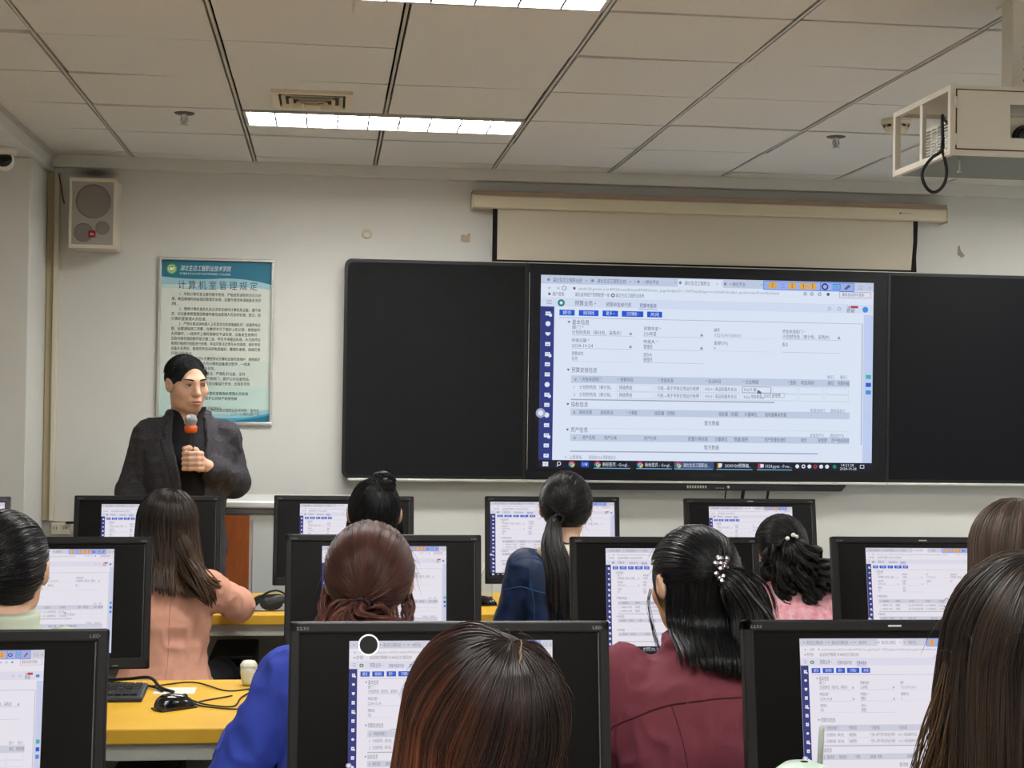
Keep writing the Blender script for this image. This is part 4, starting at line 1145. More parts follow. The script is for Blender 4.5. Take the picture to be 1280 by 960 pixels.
def strands(P, rad, tone):
    """P (N,S,3) paths, rad (N,) or (N,S), tone (N,S) -> quads of three-sided tubes"""
    N, S, _ = P.shape
    T = np.gradient(P, axis=1); T /= np.linalg.norm(T, axis=2, keepdims=True) + 1e-9
    ref = np.zeros((N, 1, 3)); ref[:, 0] = np.random.default_rng(1).normal(size=(N, 3))
    A = np.cross(T, ref); A /= np.linalg.norm(A, axis=2, keepdims=True) + 1e-9
    B = np.cross(T, A)
    r = (rad[:, None] if rad.ndim == 1 else rad) * np.ones((N, S))
    r = r * np.concatenate([np.linspace(.8, 1, 2), np.ones(S - 5), np.array([.9, .65, .3])])[None]
    ang = [0, 2 * PI / 3, 4 * PI / 3]
    V = np.stack([P + r[..., None] * (A * math.cos(t) + B * math.sin(t)) for t in ang], 2)      # N,S,3,3
    base = (np.arange(N * S).reshape(N, S) * 3)
    Q = []
    for k in range(3):
        k2 = (k + 1) % 3
        Q.append(np.stack([base[:, :-1] + k, base[:, :-1] + k2, base[:, 1:] + k2, base[:, 1:] + k], -1).reshape(-1, 4))
    return V.reshape(-1, 3), np.concatenate(Q), np.repeat(tone.reshape(-1), 3)

def clump(P, n, amt, rng, key=None):
    """pull strands towards clump leaders along their length"""
    N, S, _ = P.shape; lead = rng.choice(N, min(n, N), replace=False)
    K = key if key is not None else P[:, S // 3]
    L = K[lead]; who = np.empty(N, int)
    for i in range(0, N, 2000):
        who[i:i + 2000] = ((K[i:i + 2000, None] - L[None]) ** 2).sum(-1).argmin(1)
    t = np.linspace(0, 1, S)[None, :, None] ** 1.1
    tgt = P[lead][who]
    return P + (tgt - P) * t * amt, who

def make_hair(name, parent, m, parts):
    """parts: list of (V, Q, tone)"""
    off = 0; VV, QQ, TT = [], [], []
    for V, Q, t in parts:
        VV.append(V); QQ.append(Q + off); TT.append(t); off += len(V)
    V, Q, t = np.concatenate(VV), np.concatenate(QQ), np.concatenate(TT).astype(np.float32)
    me = bpy.data.meshes.new(name)
    me.vertices.add(len(V)); me.vertices.foreach_set('co', V.astype(np.float32).ravel())
    me.loops.add(Q.size); me.loops.foreach_set('vertex_index', Q.astype(np.int32).ravel())
    me.polygons.add(len(Q)); me.polygons.foreach_set('loop_start', np.arange(0, Q.size, 4, dtype=np.int32)); me.polygons.foreach_set('loop_total', np.full(len(Q), 4, np.int32))
    me.update(calc_edges=True)
    at = me.attributes.new('tone', 'FLOAT', 'POINT'); at.data.foreach_set('value', np.clip(t, 0, 1))
    return link_mesh(name, me, m, parent, True)

def cap_shell(c, R, e, extra=None, tone=.0, h=.006, face=True):
    """solid under-hair: ellipsoid without the face, plus extra shapes"""
    c = np.array(c); m = .2
    lo, hi = c - .2, c + .2
    if extra is not None: lo = np.minimum(lo, extra[0]); hi = np.maximum(hi, extra[1])
    S = SDF(lo, hi, h); S.frame(R, c)
    S.ell((0, -.012, .02), e, .01)
    if face:
        S.ell((0, .085, -.05), (.075, .075, .1), .02, -1)
        S.ell((0, .06, -.13), (.09, .09, .08), .02, -1)
    S.frame()
    if extra is not None: extra[2](S)
    V, Q = S.mesh()
    return V, Q, np.full(len(V), tone)

def scalp(n, rng, zmin=-.55, back=-.78):
    out = []
    while sum(len(o) for o in out) < n:
        d = rng.normal(size=(n * 2, 3)); d /= np.linalg.norm(d, axis=1, keepdims=True)
        x, y, z = d.T
        ok = (y < .72 - .1 * np.abs(x)) & np.where(y > .1, z > .42 * (y - .1) / .6 * 1.2 - .1, z > np.where(y < -.1, back, -.3))
        out.append(d[ok])
    return np.concatenate(out)[:n]

def pulled(n, c, R, e, T, rng, S=14, lift=.02, spread=.012, rad=.0009, roots=None, tone=(.0, .5), nc=120, sag=0.0, tip=0.0):
    """strands combed from the hairline over the skull to the tie direction T (head frame)"""
    d = scalp(n, rng) if roots is None else roots
    T = np.array(T, float); T /= np.linalg.norm(T)
    om = np.arccos(np.clip(d @ T, -.999, .999))[:, None]
    t = np.linspace(0, 1, S)[None, :]
    a, b = np.sin((1 - t) * om) / np.sin(om), np.sin(t * om) / np.sin(om)
    D = a[..., None] * d[:, None] + b[..., None] * T
    lay = 1 + rng.random((n, 1)) * .035 + lift * np.sin(PI * t) * (om / 1.5)
    P = D * lay[..., None] * np.array(e); P[..., 2] += .02; P[..., 1] -= .012
    P[:, :, 2] -= sag * np.sin(PI * t)
    P += (rng.normal(size=(n, 1, 3)) * spread) * (t[..., None] ** 3)
    P, who = clump(P, nc, .35, rng)
    Pw = P @ np.array(R).T + np.array(c)
    tn = tone[0] + (tone[1] - tone[0]) * (.6 * rng.random(nc)[who % nc] + .4 * rng.random(n))
    return strands(Pw, rng.uniform(.7, 1.2, n) * rad, tn[:, None] + tip * t ** 1.3)

def tail(n, pts, R0, rng, S=24, rad=.0009, wave=0.0, freq=3.0, curl=0.0, tone=(.0, .5), tip=.0, nc=40, camt=.6, flat=(1, 1), lenvar=.2, seedph=0):
    """a bundle of strands along a spline; R0: list of (t, radius)"""
    C = spline(pts, 60); tt = np.linspace(0, 1, 60)
    Tn = np.gradient(C, axis=0); Tn /= np.linalg.norm(Tn, axis=1, keepdims=True)
    A = np.cross(Tn, (0, 1, .001)); A /= np.linalg.norm(A, axis=1, keepdims=True) + 1e-9; B = np.cross(Tn, A)
    L = 1 - lenvar * rng.random((n, 1)) ** 1.5
    t = np.linspace(0, 1, S)[None] * L
    ip = lambda arr: np.stack([np.interp(t, tt, arr[:, k]) for k in range(3)], -1)
    c_, a_, b_ = ip(C), ip(A), ip(B)
    q = np.sqrt(rng.random(n)); ph = rng.random(n) * 2 * PI
    u, v = (q * np.cos(ph))[:, None], (q * np.sin(ph))[:, None]
    r = np.interp(t, [x[0] for x in R0], [x[1] for x in R0])
    P = c_ + a_ * (u * r * flat[0])[..., None] + b_ * (v * r * flat[1])[..., None]
    P, who = clump(P, nc, camt, rng, np.concatenate([u, v, 0 * u], 1))
    cp = rng.random(nc) * 2 * PI; fr = freq * rng.uniform(.8, 1.25, nc)
    ww = who % nc
    arg = cp[ww][:, None] + 2 * PI * fr[ww][:, None] * t
    env = np.clip(t * 3, 0, 1)
    P += a_ * (wave * np.sin(arg) * env)[..., None] + b_ * (wave * np.cos(arg + (0 if curl else 1)) * env * (1 if curl else .5))[..., None]
    tn = tone[0] + (tone[1] - tone[0]) * (.6 * rng.random(nc)[ww] + .4 * rng.random(n))
    return strands(P, rng.uniform(.7, 1.2, n) * rad, tn[:, None] + tip * t ** 1.5)

def loose(n, c, R, e, rng, L=.3, S=24, crown=(0, -.1, 1), rad=.001, flare=((0, 0), (1, .02)), wave=.004, freq=2.0, tone=(0, .5), tip=.2, nc=150, camt=.5, wedge=52, back=0.0, side=None, part=None, thmax=1.35, mid=None, drape=None):
    """hair falling from the crown over the skull and then straight down"""
    e = np.array(e); cr = np.array(crown, float); cr /= np.linalg.norm(cr)
    d = scalp(n, rng, back=-.35)
    # azimuth round the crown axis and polar angle from it
    f = np.array((0, 1, 0)) - cr * cr[1]; f /= np.linalg.norm(f); g = np.cross(f, cr)       # f to the face, g to the right
    th0 = np.arccos(np.clip(d @ cr, -1, 1)); az = np.arctan2(d @ g, d @ f)
    az = np.sign(az) * (math.radians(wedge) + np.abs(az) * (PI - math.radians(wedge)) / PI)
    th0 = np.minimum(th0, thmax) * rng.random(n) ** .35
    if part is not None: th0 = np.maximum(th0, part * rng.random(n))
    the = 1.62; nA = int(S * .45)
    th = th0[:, None] + (the - th0[:, None]) * np.linspace(0, 1, nA)[None]
    D = np.cos(th)[..., None] * cr + np.sin(th)[..., None] * (np.cos(az)[:, None, None] * f + np.sin(az)[:, None, None] * g)
    lay = 1 + .07 * (1 - th0 / 1.4)[:, None] * np.clip((th - th0[:, None]) * 2.5, 0, 1) + rng.normal(size=(n, 1)) * .012
    P = D * lay[..., None] * e; P[..., 2] += .02; P[..., 1] -= .012
    P = P @ np.array(R).T + np.array(c)
    end = P[:, -1]; out = end - np.array(c); out[:, 2] = 0; out /= np.linalg.norm(out, axis=1, keepdims=True) + 1e-9
    LL = (L * (1 - .22 * rng.random(n) ** 1.5))[:, None]
    dd = np.linspace(0, 1, S - nA + 1)[None, 1:] * LL
    fl = np.interp(dd / L, [x[0] for x in flare], [x[1] for x in flare])
    Fp = end[:, None] + out[:, None] * fl[..., None]; Fp[..., 2] -= dd
    Fp[..., 1] -= back * (dd / L) ** 1.5 * np.clip(-out[:, 1:2] + .3, 0, 1)
    if side is not None: Fp[..., 0] += side * (dd / L) ** 2
    P = np.concatenate([P, Fp], 1)
    if drape:
        zs, yb = drape
        tb = np.clip((zs + .075 - P[..., 2]) / .09, 0, 1); tb = tb * tb * (3 - 2 * tb)
        yt = np.minimum(P[..., 1], yb - .004 - .02 * rng.random((n, 1)))
        P[..., 1] += (yt - P[..., 1]) * tb * np.clip(.75 - out[:, 1:2], 0, 1)
    P, who = clump(P, nc, camt, rng)
    ww = who % nc; cp = rng.random(nc) * 6.28
    t = np.linspace(0, 1, S)[None]
    tang = np.stack([-out[:, 1], out[:, 0], 0 * out[:, 0]], 1)
    P += tang[:, None] * (wave * np.sin(cp[ww][:, None] + 2 * PI * freq * t) * t)[..., None]
    tn = tone[0] + (tone[1] - tone[0]) * (.6 * rng.random(nc)[ww] + .4 * rng.random(n))
    tn = tn[:, None] + tip * np.clip(t * 1.6 - .5, 0, 1)
    if mid is not None: tn = tn + mid(P, out, t)
    return strands(P, rng.uniform(.7, 1.2, n) * rad, tn)

def flyaways(n, c, R, e, rng, L=.06, rad=.0004, tone=.2):
    d = scalp(n, rng); t = np.linspace(0, 1, 8)[None, :, None]
    P = d[:, None] * np.array(e) * (1.0 + .02)
    v = np.cross(d, rng.normal(size=(n, 3))); v /= np.linalg.norm(v, axis=1, keepdims=True); v = v * .8 + d * .35
    P = P + v[:, None] * t * (L * rng.uniform(.4, 1, n))[:, None, None] - np.array((0, 0, 1)) * (t ** 2) * L * .5
    P[..., 2] += .02; P[..., 1] -= .012
    P = P @ np.array(R).T + np.array(c)
    return strands(P, np.full(n, rad), np.full((n, 8), tone))

# ================================================================== seated people, backs to the camera
M_skin = mat('skin', srgb(214, 172, 146), .5, .35, noise=.06, nscale=40)
M_trou = mat('dark_trousers', srgb(30, 31, 38), .8, .2, bump=.2, bscale=500)
M_shoe = mat('black_shoe', srgb(20, 20, 20), .4, .4)

def seated(name, label, hx, hy, hz, rz=0, head=(0, 0, 0), sw=.165, lean=.12, coat=None, off=.014, fat=1.0, elbows=None, wrists=None, wr=.005, seed=1, collar=None, coat_name='jacket', waist=.45, sxl=0.0, neck_r=.048, res=.0065, drop=.2, ear=0.0):
    """hx,hy,hz: world place of the head centre; the body hangs below it, facing +y turned by rz degrees"""
    r = empty(name, (0, 0, 0), math.radians(rz), label, 'person')
    Rz = np.array(Matrix.Rotation(math.radians(rz), 3, 'Z'))
    H = np.array((sxl, lean, hz)); base = np.array((hx, hy, 0)) - Rz @ np.array((H[0], H[1], 0)); r.location = base
    sz = hz - drop; sy = lean - .07
    R = rot(*head)
    sg = (-1, 1)
    sh = {s: np.array((s * sw + sxl * .6, sy, sz)) for s in sg}
    el = {s: np.array((s * (sw + .075), sy + .1, sz - .245)) for s in sg}; wr_ = {s: np.array((s * .15, .43, .785)) for s in sg}
    if elbows: el.update({s: np.array(v) for s, v in elbows.items()})
    if wrists: wr_.update({s: np.array(v) for s, v in wrists.items()})
    cy = lambda z: sy * np.clip((z - .5) / (sz - .5), 0, 1.2)
    cx = lambda z: sxl * .6 * np.clip((z - .5) / (sz - .5), 0, 1.2)
    k = sw / .165
    rg = lambda: [(z, cx(z), cy(z) + dy, a * fat, b * fat) for z, dy, a, b in ((.46, 0, .165, .12), (.46 + (sz - .58) * .25, 0, .17, .123), (.46 + (sz - .58) * .55, .0, .145 * k, .1), (.46 + (sz - .58) * .78, 0, .15 * k, .104), (sz - .12, -.005, .16 * k, .108), (sz - .03, -.008, .155 * k, .094), (sz + .01, -.008, .125 * k, .078), (sz + .04, -.006, .086, .064), (sz + .07, -.004, .056, .055))]
    lo = (-.5, -.26, .0); hi = (.5, .8, hz + .16)
    hipx = .085
    def arms(S, r0, r1, r2, upto=1.0):
        for s in sg:
            w_ = el[s] + (wr_[s] - el[s]) * upto
            S.ell(sh[s] + np.array((s * .004, 0, -.012)), (.04, .042, .044), .035)
            S.cap(sh[s], el[s], r0, r1, .03); S.cap(el[s], w_, r1, r2, .025)
    def legs(S, a, b, c_, ank=.09):
        for s in sg:
            S.cap((s * hipx, .02, .53), (s * .1, .44, .52), a, b, .04); S.cap((s * .1, .44, .52), (s * .1, .4, ank), b, c_, .03)
    B = SDF(lo, hi, res); B.loft(rg(), .03); arms(B, .042, .034, .024); legs(B, .075, .055, .035)
    add_head(B, H, R, ear); add_neck(B, H, R, (cx(sz), sy, sz + .03), neck_r, neck_r + .008)
    for s in sg:
        dr = wr_[s] - el[s]; dr[2] = 0; dr /= np.linalg.norm(dr); a = math.atan2(-dr[0], dr[1])
        add_hand(B, wr_[s] + np.array((0, .0, .002)), rot(-6, 0, math.degrees(a) * .5), s)
        B.cap((s * .1, .39, .03), (s * .1, .52, .025), .03, .025, .03)
    solid('body', B, M_skin, r)
    J = SDF(lo, hi, res); J.infl = off; J.loft([q for q in rg() if q[0] >= waist], .03); arms(J, .046, .038, .03, .93)
    J.infl = 0
    if collar: collar(J, H, np.array((cx(sz), sy, sz)))
    solid(coat_name, J, coat, r, wr, 11, seed, (1, 1, .75))
    Tz = SDF((-.3, -.26, .0), (.3, .7, .72), .009); Tz.infl = .002; Tz.loft([q for q in rg() if q[0] < .6], .03); legs(Tz, .08, .06, .045, .12); Tz.infl = 0
    solid('trousers', Tz, M_trou, r, .0015, 14, seed)
    Sh = SDF((-.2, .3, 0), (.2, .65, .14), .007)
    for s in sg: Sh.cap((s * .1, .37, .05), (s * .1, .5, .04), .038, .034, .02); Sh.cap((s * .1, .5, .04), (s * .1, .56, .034), .034, .028, .02); Sh.cap((s * .1, .39, .06), (s * .1, .39, .1), .04, .04, .02)
    Sh.cut(lambda X, Y, Z: .002 - Z + 0 * X + 0 * Y)
    solid('shoes', Sh, M_shoe, r)
    r_ = dict(root=r, H=H, R=R, sz=sz, sy=sy, cx=cx(sz), back=sy - .112 * fat - off)
    return r_

def seam(P, name, pts, m, rad=.0022, coat='jacket', out=.0012, y=-1.0):
    """a stitched seam laid on the back of the coat; pts: (x, z)"""
    ob = [c for c in P['root'].children if c.name.split('.')[0] == coat][0]
    me = ob.data; vs = [v.co.copy() for v in me.vertices]; bv = BVHTree.FromPolygons(vs, [list(p.vertices) for p in me.polygons])
    q = []
    for x, z in spline([(a, 0, b) for a, b in pts], 40)[:, [0, 2]]:
        h = bv.ray_cast(Vector((x, -1, z)), Vector((0, 1, 0)))
        if h[0] is not None: q.append(h[0] + Vector((0, -out * .2, 0)))
    if len(q) > 3: MB().tube(q, rad, 6).build(name, m, P['root'])

HAIR_E = (.086, .107, .107)
H_black = hair_mat('hair_black', (.003, .003, .004, 1), (.014, .0135, .016, 1), .3, .38)
H_soft = hair_mat('hair_soft_black', (.004, .0035, .004, 1), (.02, .017, .018, 1), .34, .34)
H_brown = hair_mat('hair_brown', (.005, .0035, .0035, 1), (.21, .058, .02, 1), .33, .38)
H_red = hair_mat('hair_reddish', (.014, .008, .008, 1), (.2, .072, .054, 1), .33, .34)
H_ombre = hair_mat('hair_ombre', (.004, .0035, .004, 1), (.17, .09, .042, 1), .34, .34)
H_mid = hair_mat('hair_mid_brown', (.045, .03, .025, 1), (.19, .13, .105, 1), .38, .4)
M_scalp = mat('scalp_skin', srgb(92, 78, 62), .8, .1)
def coatm(n, c, **k): return mat(n, srgb(*c), k.pop('rough', .8), k.pop('spec', .2), bump=k.pop('bump', .25), bscale=k.pop('bscale', 420), noise=k.pop('noise', .08), nscale=k.pop('nscale', 30), **k)

def stand_collar(r0=.075, r1=.07, h=.055, back=.0, tilt=.02):
    def f(J, H, B):
        J.loft([(B[2] + .015, B[0], B[1] - .008, r0 + .02, r0 + .004), (B[2] + .045, B[0], B[1] - .004, r0, r0), (B[2] + .045 + h, B[0], B[1] + tilt, r1, r1)], .02)
    return f

# ---- pink coat, long loose hair (front row, before the console)
pk = coatm('coat_pink', (212, 156, 134))
P2 = seated('person', 'seated woman in a salmon pink coat with long loose dark hair, back turned', -.55, 5.42, 1.10, -8, (-8, 3, 12), .155, .12, pk, .016, .98, sxl=-.03, elbows={1: (.215, .17, .82), -1: (-.22, .17, .80)}, collar=stand_collar(.078, .066, .03), coat_name='coat', seed=3, wr=.016)
rng = np.random.default_rng(21)
seam(P2, 'back_seam', [(.03, .98), (.035, .8), (.03, .6), (.03, .48)], coatm('seam_pink', (190, 130, 112)), .0012, 'coat')
c = P2['H']; R = P2['R']
parts = [cap_shell(c, R, HAIR_E, ((-.14, -.2, .86), (.14, .2, 1.2), lambda S: S.loft([(c[2] - .17, c[0] + .0, c[1] - .075, .055, .03), (c[2] - .05, c[0], c[1] - .05, .084, .05), (c[2] + .02, c[0], c[1] - .02, .086, .075)], .02)))]
parts.append(loose(4600, c, R, (.1, .116, .11), rng, .235, 22, (0, -.15, 1), .0011, ((0, .0), (.5, .012), (1, .02)), .008, 1.6, (0, .14), .12, 160, .6, 60, .03, .025, drape=(P2['sz'], P2['back']), mid=lambda P, o, t: .3 * np.clip(o[:, :1], 0, 1) * t))
parts.append(tail(600, [c + np.array((.06, -.08, -.03)), c + np.array((.1, -.12, -.11)), c + np.array((.15, -.185, -.165)), c + np.array((.185, -.195, -.21)), c + np.array((.205, -.185, -.255))], [(0, .035), (.5, .04), (.8, .03), (1, .012)], rng, 22, .0011, .006, 1.2, 0, (.0, .3), .5, 30, .6))
parts.append(tail(420, [c + np.array((.07, -.09, -.05)), c + np.array((.12, -.14, -.12)), c + np.array((.18, -.17, -.17)), c + np.array((.225, -.15, -.19))], [(0, .035), (.6, .03), (1, .015)], rng, 20, .0009, .005, 1, 0, (.1, .4), .6, 24, .5))
parts.append(flyaways(60, c, R, HAIR_E, rng))
make_hair('hair', P2['root'], H_ombre, parts)

# ---- left edge: dark smooth hair, pale green collar (middle row)
gr = coatm('coat_green', (180, 188, 170))
P3 = seated('person', 'seated person with smooth black pinned-up hair and pale green collar at the left edge', -.70, 3.47, 1.165, 0, (4, 0, -5), .135, .12, gr, .014, .88, elbows={1: (.155, .1, .74)}, wrists={1: (.02, .42, .785)}, drop=.18, collar=stand_collar(.085, .085, .045), coat_name='coat', seed=4, ear=.008)
rng = np.random.default_rng(31); c = P3['H']; R = P3['R']; e = (.091, .112, .108)
bunc = np.array((-.06, -.125, -.02))
parts = [cap_shell(c, R, (.089, .108, .106), ((c - .25), (c + .25), lambda S: (S.frame(R, c), S.ell(bunc, (.04, .035, .045), .02), S.frame())))]
parts.append(pulled(3600, c, R, e, (-.45, -.85, -.1), rng, 16, .03, .014, .0009, tone=(.0, .7), nc=150))
for k in range(5):
    a = np.linspace(0, 2 * PI, 12); rr_ = .03
    pts = [R @ (bunc + np.array((rr_ * math.cos(x + k), -.008 * k + .012, rr_ * 1.1 * math.sin(x + k)))) + c for x in a]
    parts.append(tail(220, pts, [(0, .014), (1, .014)], rng, 26, .0009, .001, 2, 0, (0, .6), 0, 20, .3, lenvar=.05))
make_hair('hair', P3['root'], H_black, parts)

# ---- topknot (front row)
ck = coatm('coat_charcoal', (52, 54, 62))
P4 = seated('person', 'seated woman with a messy black topknot facing the second monitor of the front row', .176, 5.45, 1.145, 0, (8, 0, -4), .165, .12, ck, .014, 1.0, collar=stand_collar(.074, .07, .03), coat_name='coat', seed=5, ear=.009)
rng = np.random.default_rng(41); c = P4['H']; R = P4['R']; e = (.09, .11, .107)
bunc = np.array((.038, -.055, .128))
parts = [cap_shell(c, R, (.088, .107, .105), ((c - .25), (c + .25), lambda S: (S.frame(R, c), S.ell(bunc, (.034, .03, .028), .008), S.frame())))]
parts.append(pulled(3600, c, R, e, (.3, -.4, .9), rng, 16, .03, .012, .001, tone=(0, .8), nc=120))
for k in range(6):
    a = np.linspace(0, 1.7 * PI, 12); rr_ = .03
    pts = [R @ (bunc + np.array((rr_ * math.cos(x + k * 1.1), rr_ * .7 * math.sin(x + k * 1.1) * (1 if k % 2 else -.3) - .005, .75 * rr_ * math.sin(x + k * .8) + .004))) + c for x in a]
    parts.append(tail(130, pts, [(0, .011), (1, .009)], rng, 22, .0011, .003, 2, 0, (0, .8), 0, 14, .3, lenvar=.3))
parts.append(flyaways(70, R @ np.array((.035, -.05, .1)) + c, R, (.03, .03, .03), rng, .03, .0005))
for s_, dx in ((-1, 0), (1, 0)):
    parts.append(tail(90, [R @ np.array((s_ * .082, .03, -.01)) + c, R @ np.array((s_ * .094, .02, -.06)) + c, R @ np.array((s_ * .09, .02, -.12)) + c], [(0, .01), (1, .006)], rng, 12, .0007, .004, 1))
parts.append(flyaways(90, c, R, e, rng, .05))
make_hair('hair', P4['root'], H_black, parts)

# ---- royal blue jacket, reddish low ponytail (middle row)
bl = coatm('jacket_blue', (56, 74, 172), noise=.12)
P5 = seated('person', 'seated woman in a royal blue jacket with a reddish low ponytail, back turned', .104, 3.50, 1.135, 0, (-4, 0, -5), .172, .12, bl, .02, 1.04, elbows={-1: (-.305, .05, .70), 1: (.25, .14, .72)}, wrists={-1: (-.24, .42, .79)}, collar=stand_collar(.085, .08, .03), seed=6, wr=.022, ear=.012)
rng = np.random.default_rng(51); c = P5['H']; R = P5['R']; e = (.096, .115, .112)
tie = np.array((-.012, -.118, -.045))
parts = [cap_shell(c, R, (.093, .111, .109))]
rt = scalp(5600, rng, back=-.55)
parts.append(pulled(5600, c, R, e, (-.06, -.9, -.42), rng, 18, .045, .008, .0009, roots=rt, tone=(0, .5), nc=150, tip=.22))
w_ = lambda p: R @ np.array(p) + c
parts.append(tail(1300, [w_(tie), w_((-.015, -.135, -.07)), w_((.02, -.135, -.1)), w_((.045, -.115, -.13)), w_((.05, -.1, -.2))], [(0, .014), (.25, .035), (.6, .06), (1, .05)], rng, 26, .001, .014, 2.2, 1, (.25, .95), .2, 40, .6))
parts.append(tail(800, [w_(tie), w_((-.05, -.13, -.062)), w_((-.078, -.11, -.1)), w_((-.08, -.1, -.15)), w_((-.07, -.09, -.22))], [(0, .012), (.25, .025), (.6, .036), (1, .03)], rng, 26, .001, .012, 2.0, 1, (.3, .95), .25, 26, .6))
parts.append(tail(300, [w_((-.086, .02, .0)), w_((-.095, .0, -.05)), w_((-.092, -.02, -.1)), w_((-.085, -.02, -.15))], [(0, .014), (.5, .02), (1, .016)], rng, 18, .0009, .006, 1.5, 0, (.7, 1.), .3, 16, .5))
parts.append(tail(200, [w_((.088, .0, -.02)), w_((.092, -.03, -.07)), w_((.088, -.04, -.12))], [(0, .01), (.5, .014), (1, .01)], rng, 16, .0009, .005, 1.5, 0, (.3, .8), .2, 12, .5))
parts.append(flyaways(120, c, R, e, rng, .06, tone=.6))
make_hair('hair', P5['root'], H_red, parts)
mb = MB()
mb.tube([w_((tie[0] + .02 * math.cos(a), tie[1] - .012, tie[2] - .002 + .014 * math.sin(a))) for a in np.linspace(0, 6.28, 16)], .005, 8, False); mb.build('hair_tie', M_rubber, P5['root'])

# ---- long ponytail, dark blue velvet jacket with cream hood (front row)
nv = coatm('jacket_navy', (22, 42, 80), rough=.5, spec=.35, noise=.6, nscale=12)
P6 = seated('person', 'seated woman with a long straight black ponytail and dark blue jacket', .87, 5.46, 1.168, -4, (-2, 0, 0), .148, .12, nv, .016, .95, elbows={-1: (-.2, .12, .76), 1: (.2, .12, .76)}, wrists={-1: (-.16, .42, .79)}, collar=stand_collar(.085, .08, .02), seed=7, wr=.012, ear=.008)
hd = SDF((-.2, -.2, .85), (.2, .25, 1.2), .006); B_ = np.array((P6['cx'], P6['sy'], P6['sz']))
for a in np.linspace(-.9, 2.6, 11):
    hd.ell(B_ + np.array((.098 * math.sin(a), -.095 * math.cos(a) + .01, .042 + .022 * abs(math.sin(a)))), (.034, .03, .03), .03)
hd.ell(B_ + np.array((.06, -.105, .06)), (.045, .032, .04), .03); hd.ell(B_ + np.array((.12, -.02, .07)), (.035, .05, .03), .03)
solid('hood', hd, coatm('hood_cream', (206, 200, 180)), P6['root'], .004, 14, 9)
mb = MB()
for s_ in (-1, 1): mb.tube(spline([(s_ * .19, -.06, .955), (s_ * .225, -.075, .9), (s_ * .235, -.07, .84)], 14), .003, 6)
M_pipe = coatm('piping_blue', (46, 80, 120)); mb.bm.free()
seam(P6, 'piping', [(-.2, .985), (-.16, 1.0), (-.12, 1.0), (-.08, .985)], M_pipe, .002)
seam(P6, 'piping', [(-.22, .88), (-.17, .895), (-.1, .885), (0, .87)], M_pipe, .002)
seam(P6, 'piping', [(-.13, 1.0), (-.135, .93), (-.12, .84), (-.12, .75)], M_pipe, .0015)
rng = np.random.default_rng(61); c = P6['H']; R = P6['R']; e = (.092, .112, .11)
tie = np.array((-.035, -.12, -.028)); w_ = lambda p: R @ np.array(p) + c
parts = [cap_shell(c, R, (.089, .108, .108))]
parts.append(pulled(4600, c, R, e, (-.28, -.9, -.25), rng, 16, .04, .008, .001, roots=scalp(4600, rng, back=-.62), tone=(0, .7), nc=150))
parts.append(tail(2600, [w_(tie), w_((-.052, -.152, -.05)), w_((-.062, -.19, -.12)), w_((-.045, -.225, -.2)), w_((-.035, -.23, -.3)), w_((-.03, -.235, -.40))], [(0, .013), (.15, .02), (.4, .034), (.75, .048), (1, .042)], rng, 26, .0012, .004, 1.4, 0, (0, .8), .1, 60, .6, (1.15, .5), .3))
parts.append(flyaways(110, c, R, e, rng, .05))
make_hair('hair', P6['root'], H_soft, parts)
mb = MB(); mb.tube([w_((tie[0] + .016 * math.cos(a), tie[1] - .016, tie[2] - .004 + .016 * math.sin(a))) for a in np.linspace(0, 6.28, 16)], .004, 8, False); mb.build('hair_tie', M_rubber, P6['root'])

# ---- maroon jacket, half-up hair with a sparkling clip (middle row)
mr = coatm('jacket_maroon', (112, 54, 66), noise=.1)
P7 = seated('person', 'seated woman in a maroon jacket with half-up black hair held by a sparkling clip', .85, 3.45, 1.135, 0, (-6, 2, 24), .168, .12, mr, .022, 1.05, elbows={-1: (-.255, .1, .70), 1: (.255, .1, .70)}, collar=stand_collar(.09, .084, .032, tilt=.0), seed=8, wr=.019, ear=.013)
sm = coatm('seam_maroon', (70, 30, 40))
seam(P7, 'yoke_seam', [(-.225, .80), (-.2, .84), (-.12, .885), (-.02, .905), (.08, .91), (.2, .9)], sm, .002)
seam(P7, 'back_seam', [(-.09, .895), (-.07, .82), (-.05, .7), (-.05, .55)], sm, .0013)
rng = np.random.default_rng(71); c = P7['H']; R = P7['R']; e = (.096, .114, .111); w_ = lambda p: R @ np.array(p) + c
tie = np.array((-.018, -.112, .03))
parts = [cap_shell(c, R, (.092, .11, .108), ((-.14, -.2, .95), (.16, .2, 1.2), lambda S: S.loft([(c[2] - .135, c[0] + .02, c[1] - .04, .05, .05), (c[2] - .05, c[0] + .005, c[1] - .02, .078, .07), (c[2], c[0], c[1] - .01, .08, .08)], .02)))]
d = scalp(7000, rng, back=-.3); d = d[(d[:, 2] > -.05 + .12 * d[:, 0])][:4200]
parts.append(pulled(len(d), c, R, e, tie + np.array((0, .012, -.02)), rng, 16, .03, .008, .0009, roots=d, tone=(0, .8), nc=150))
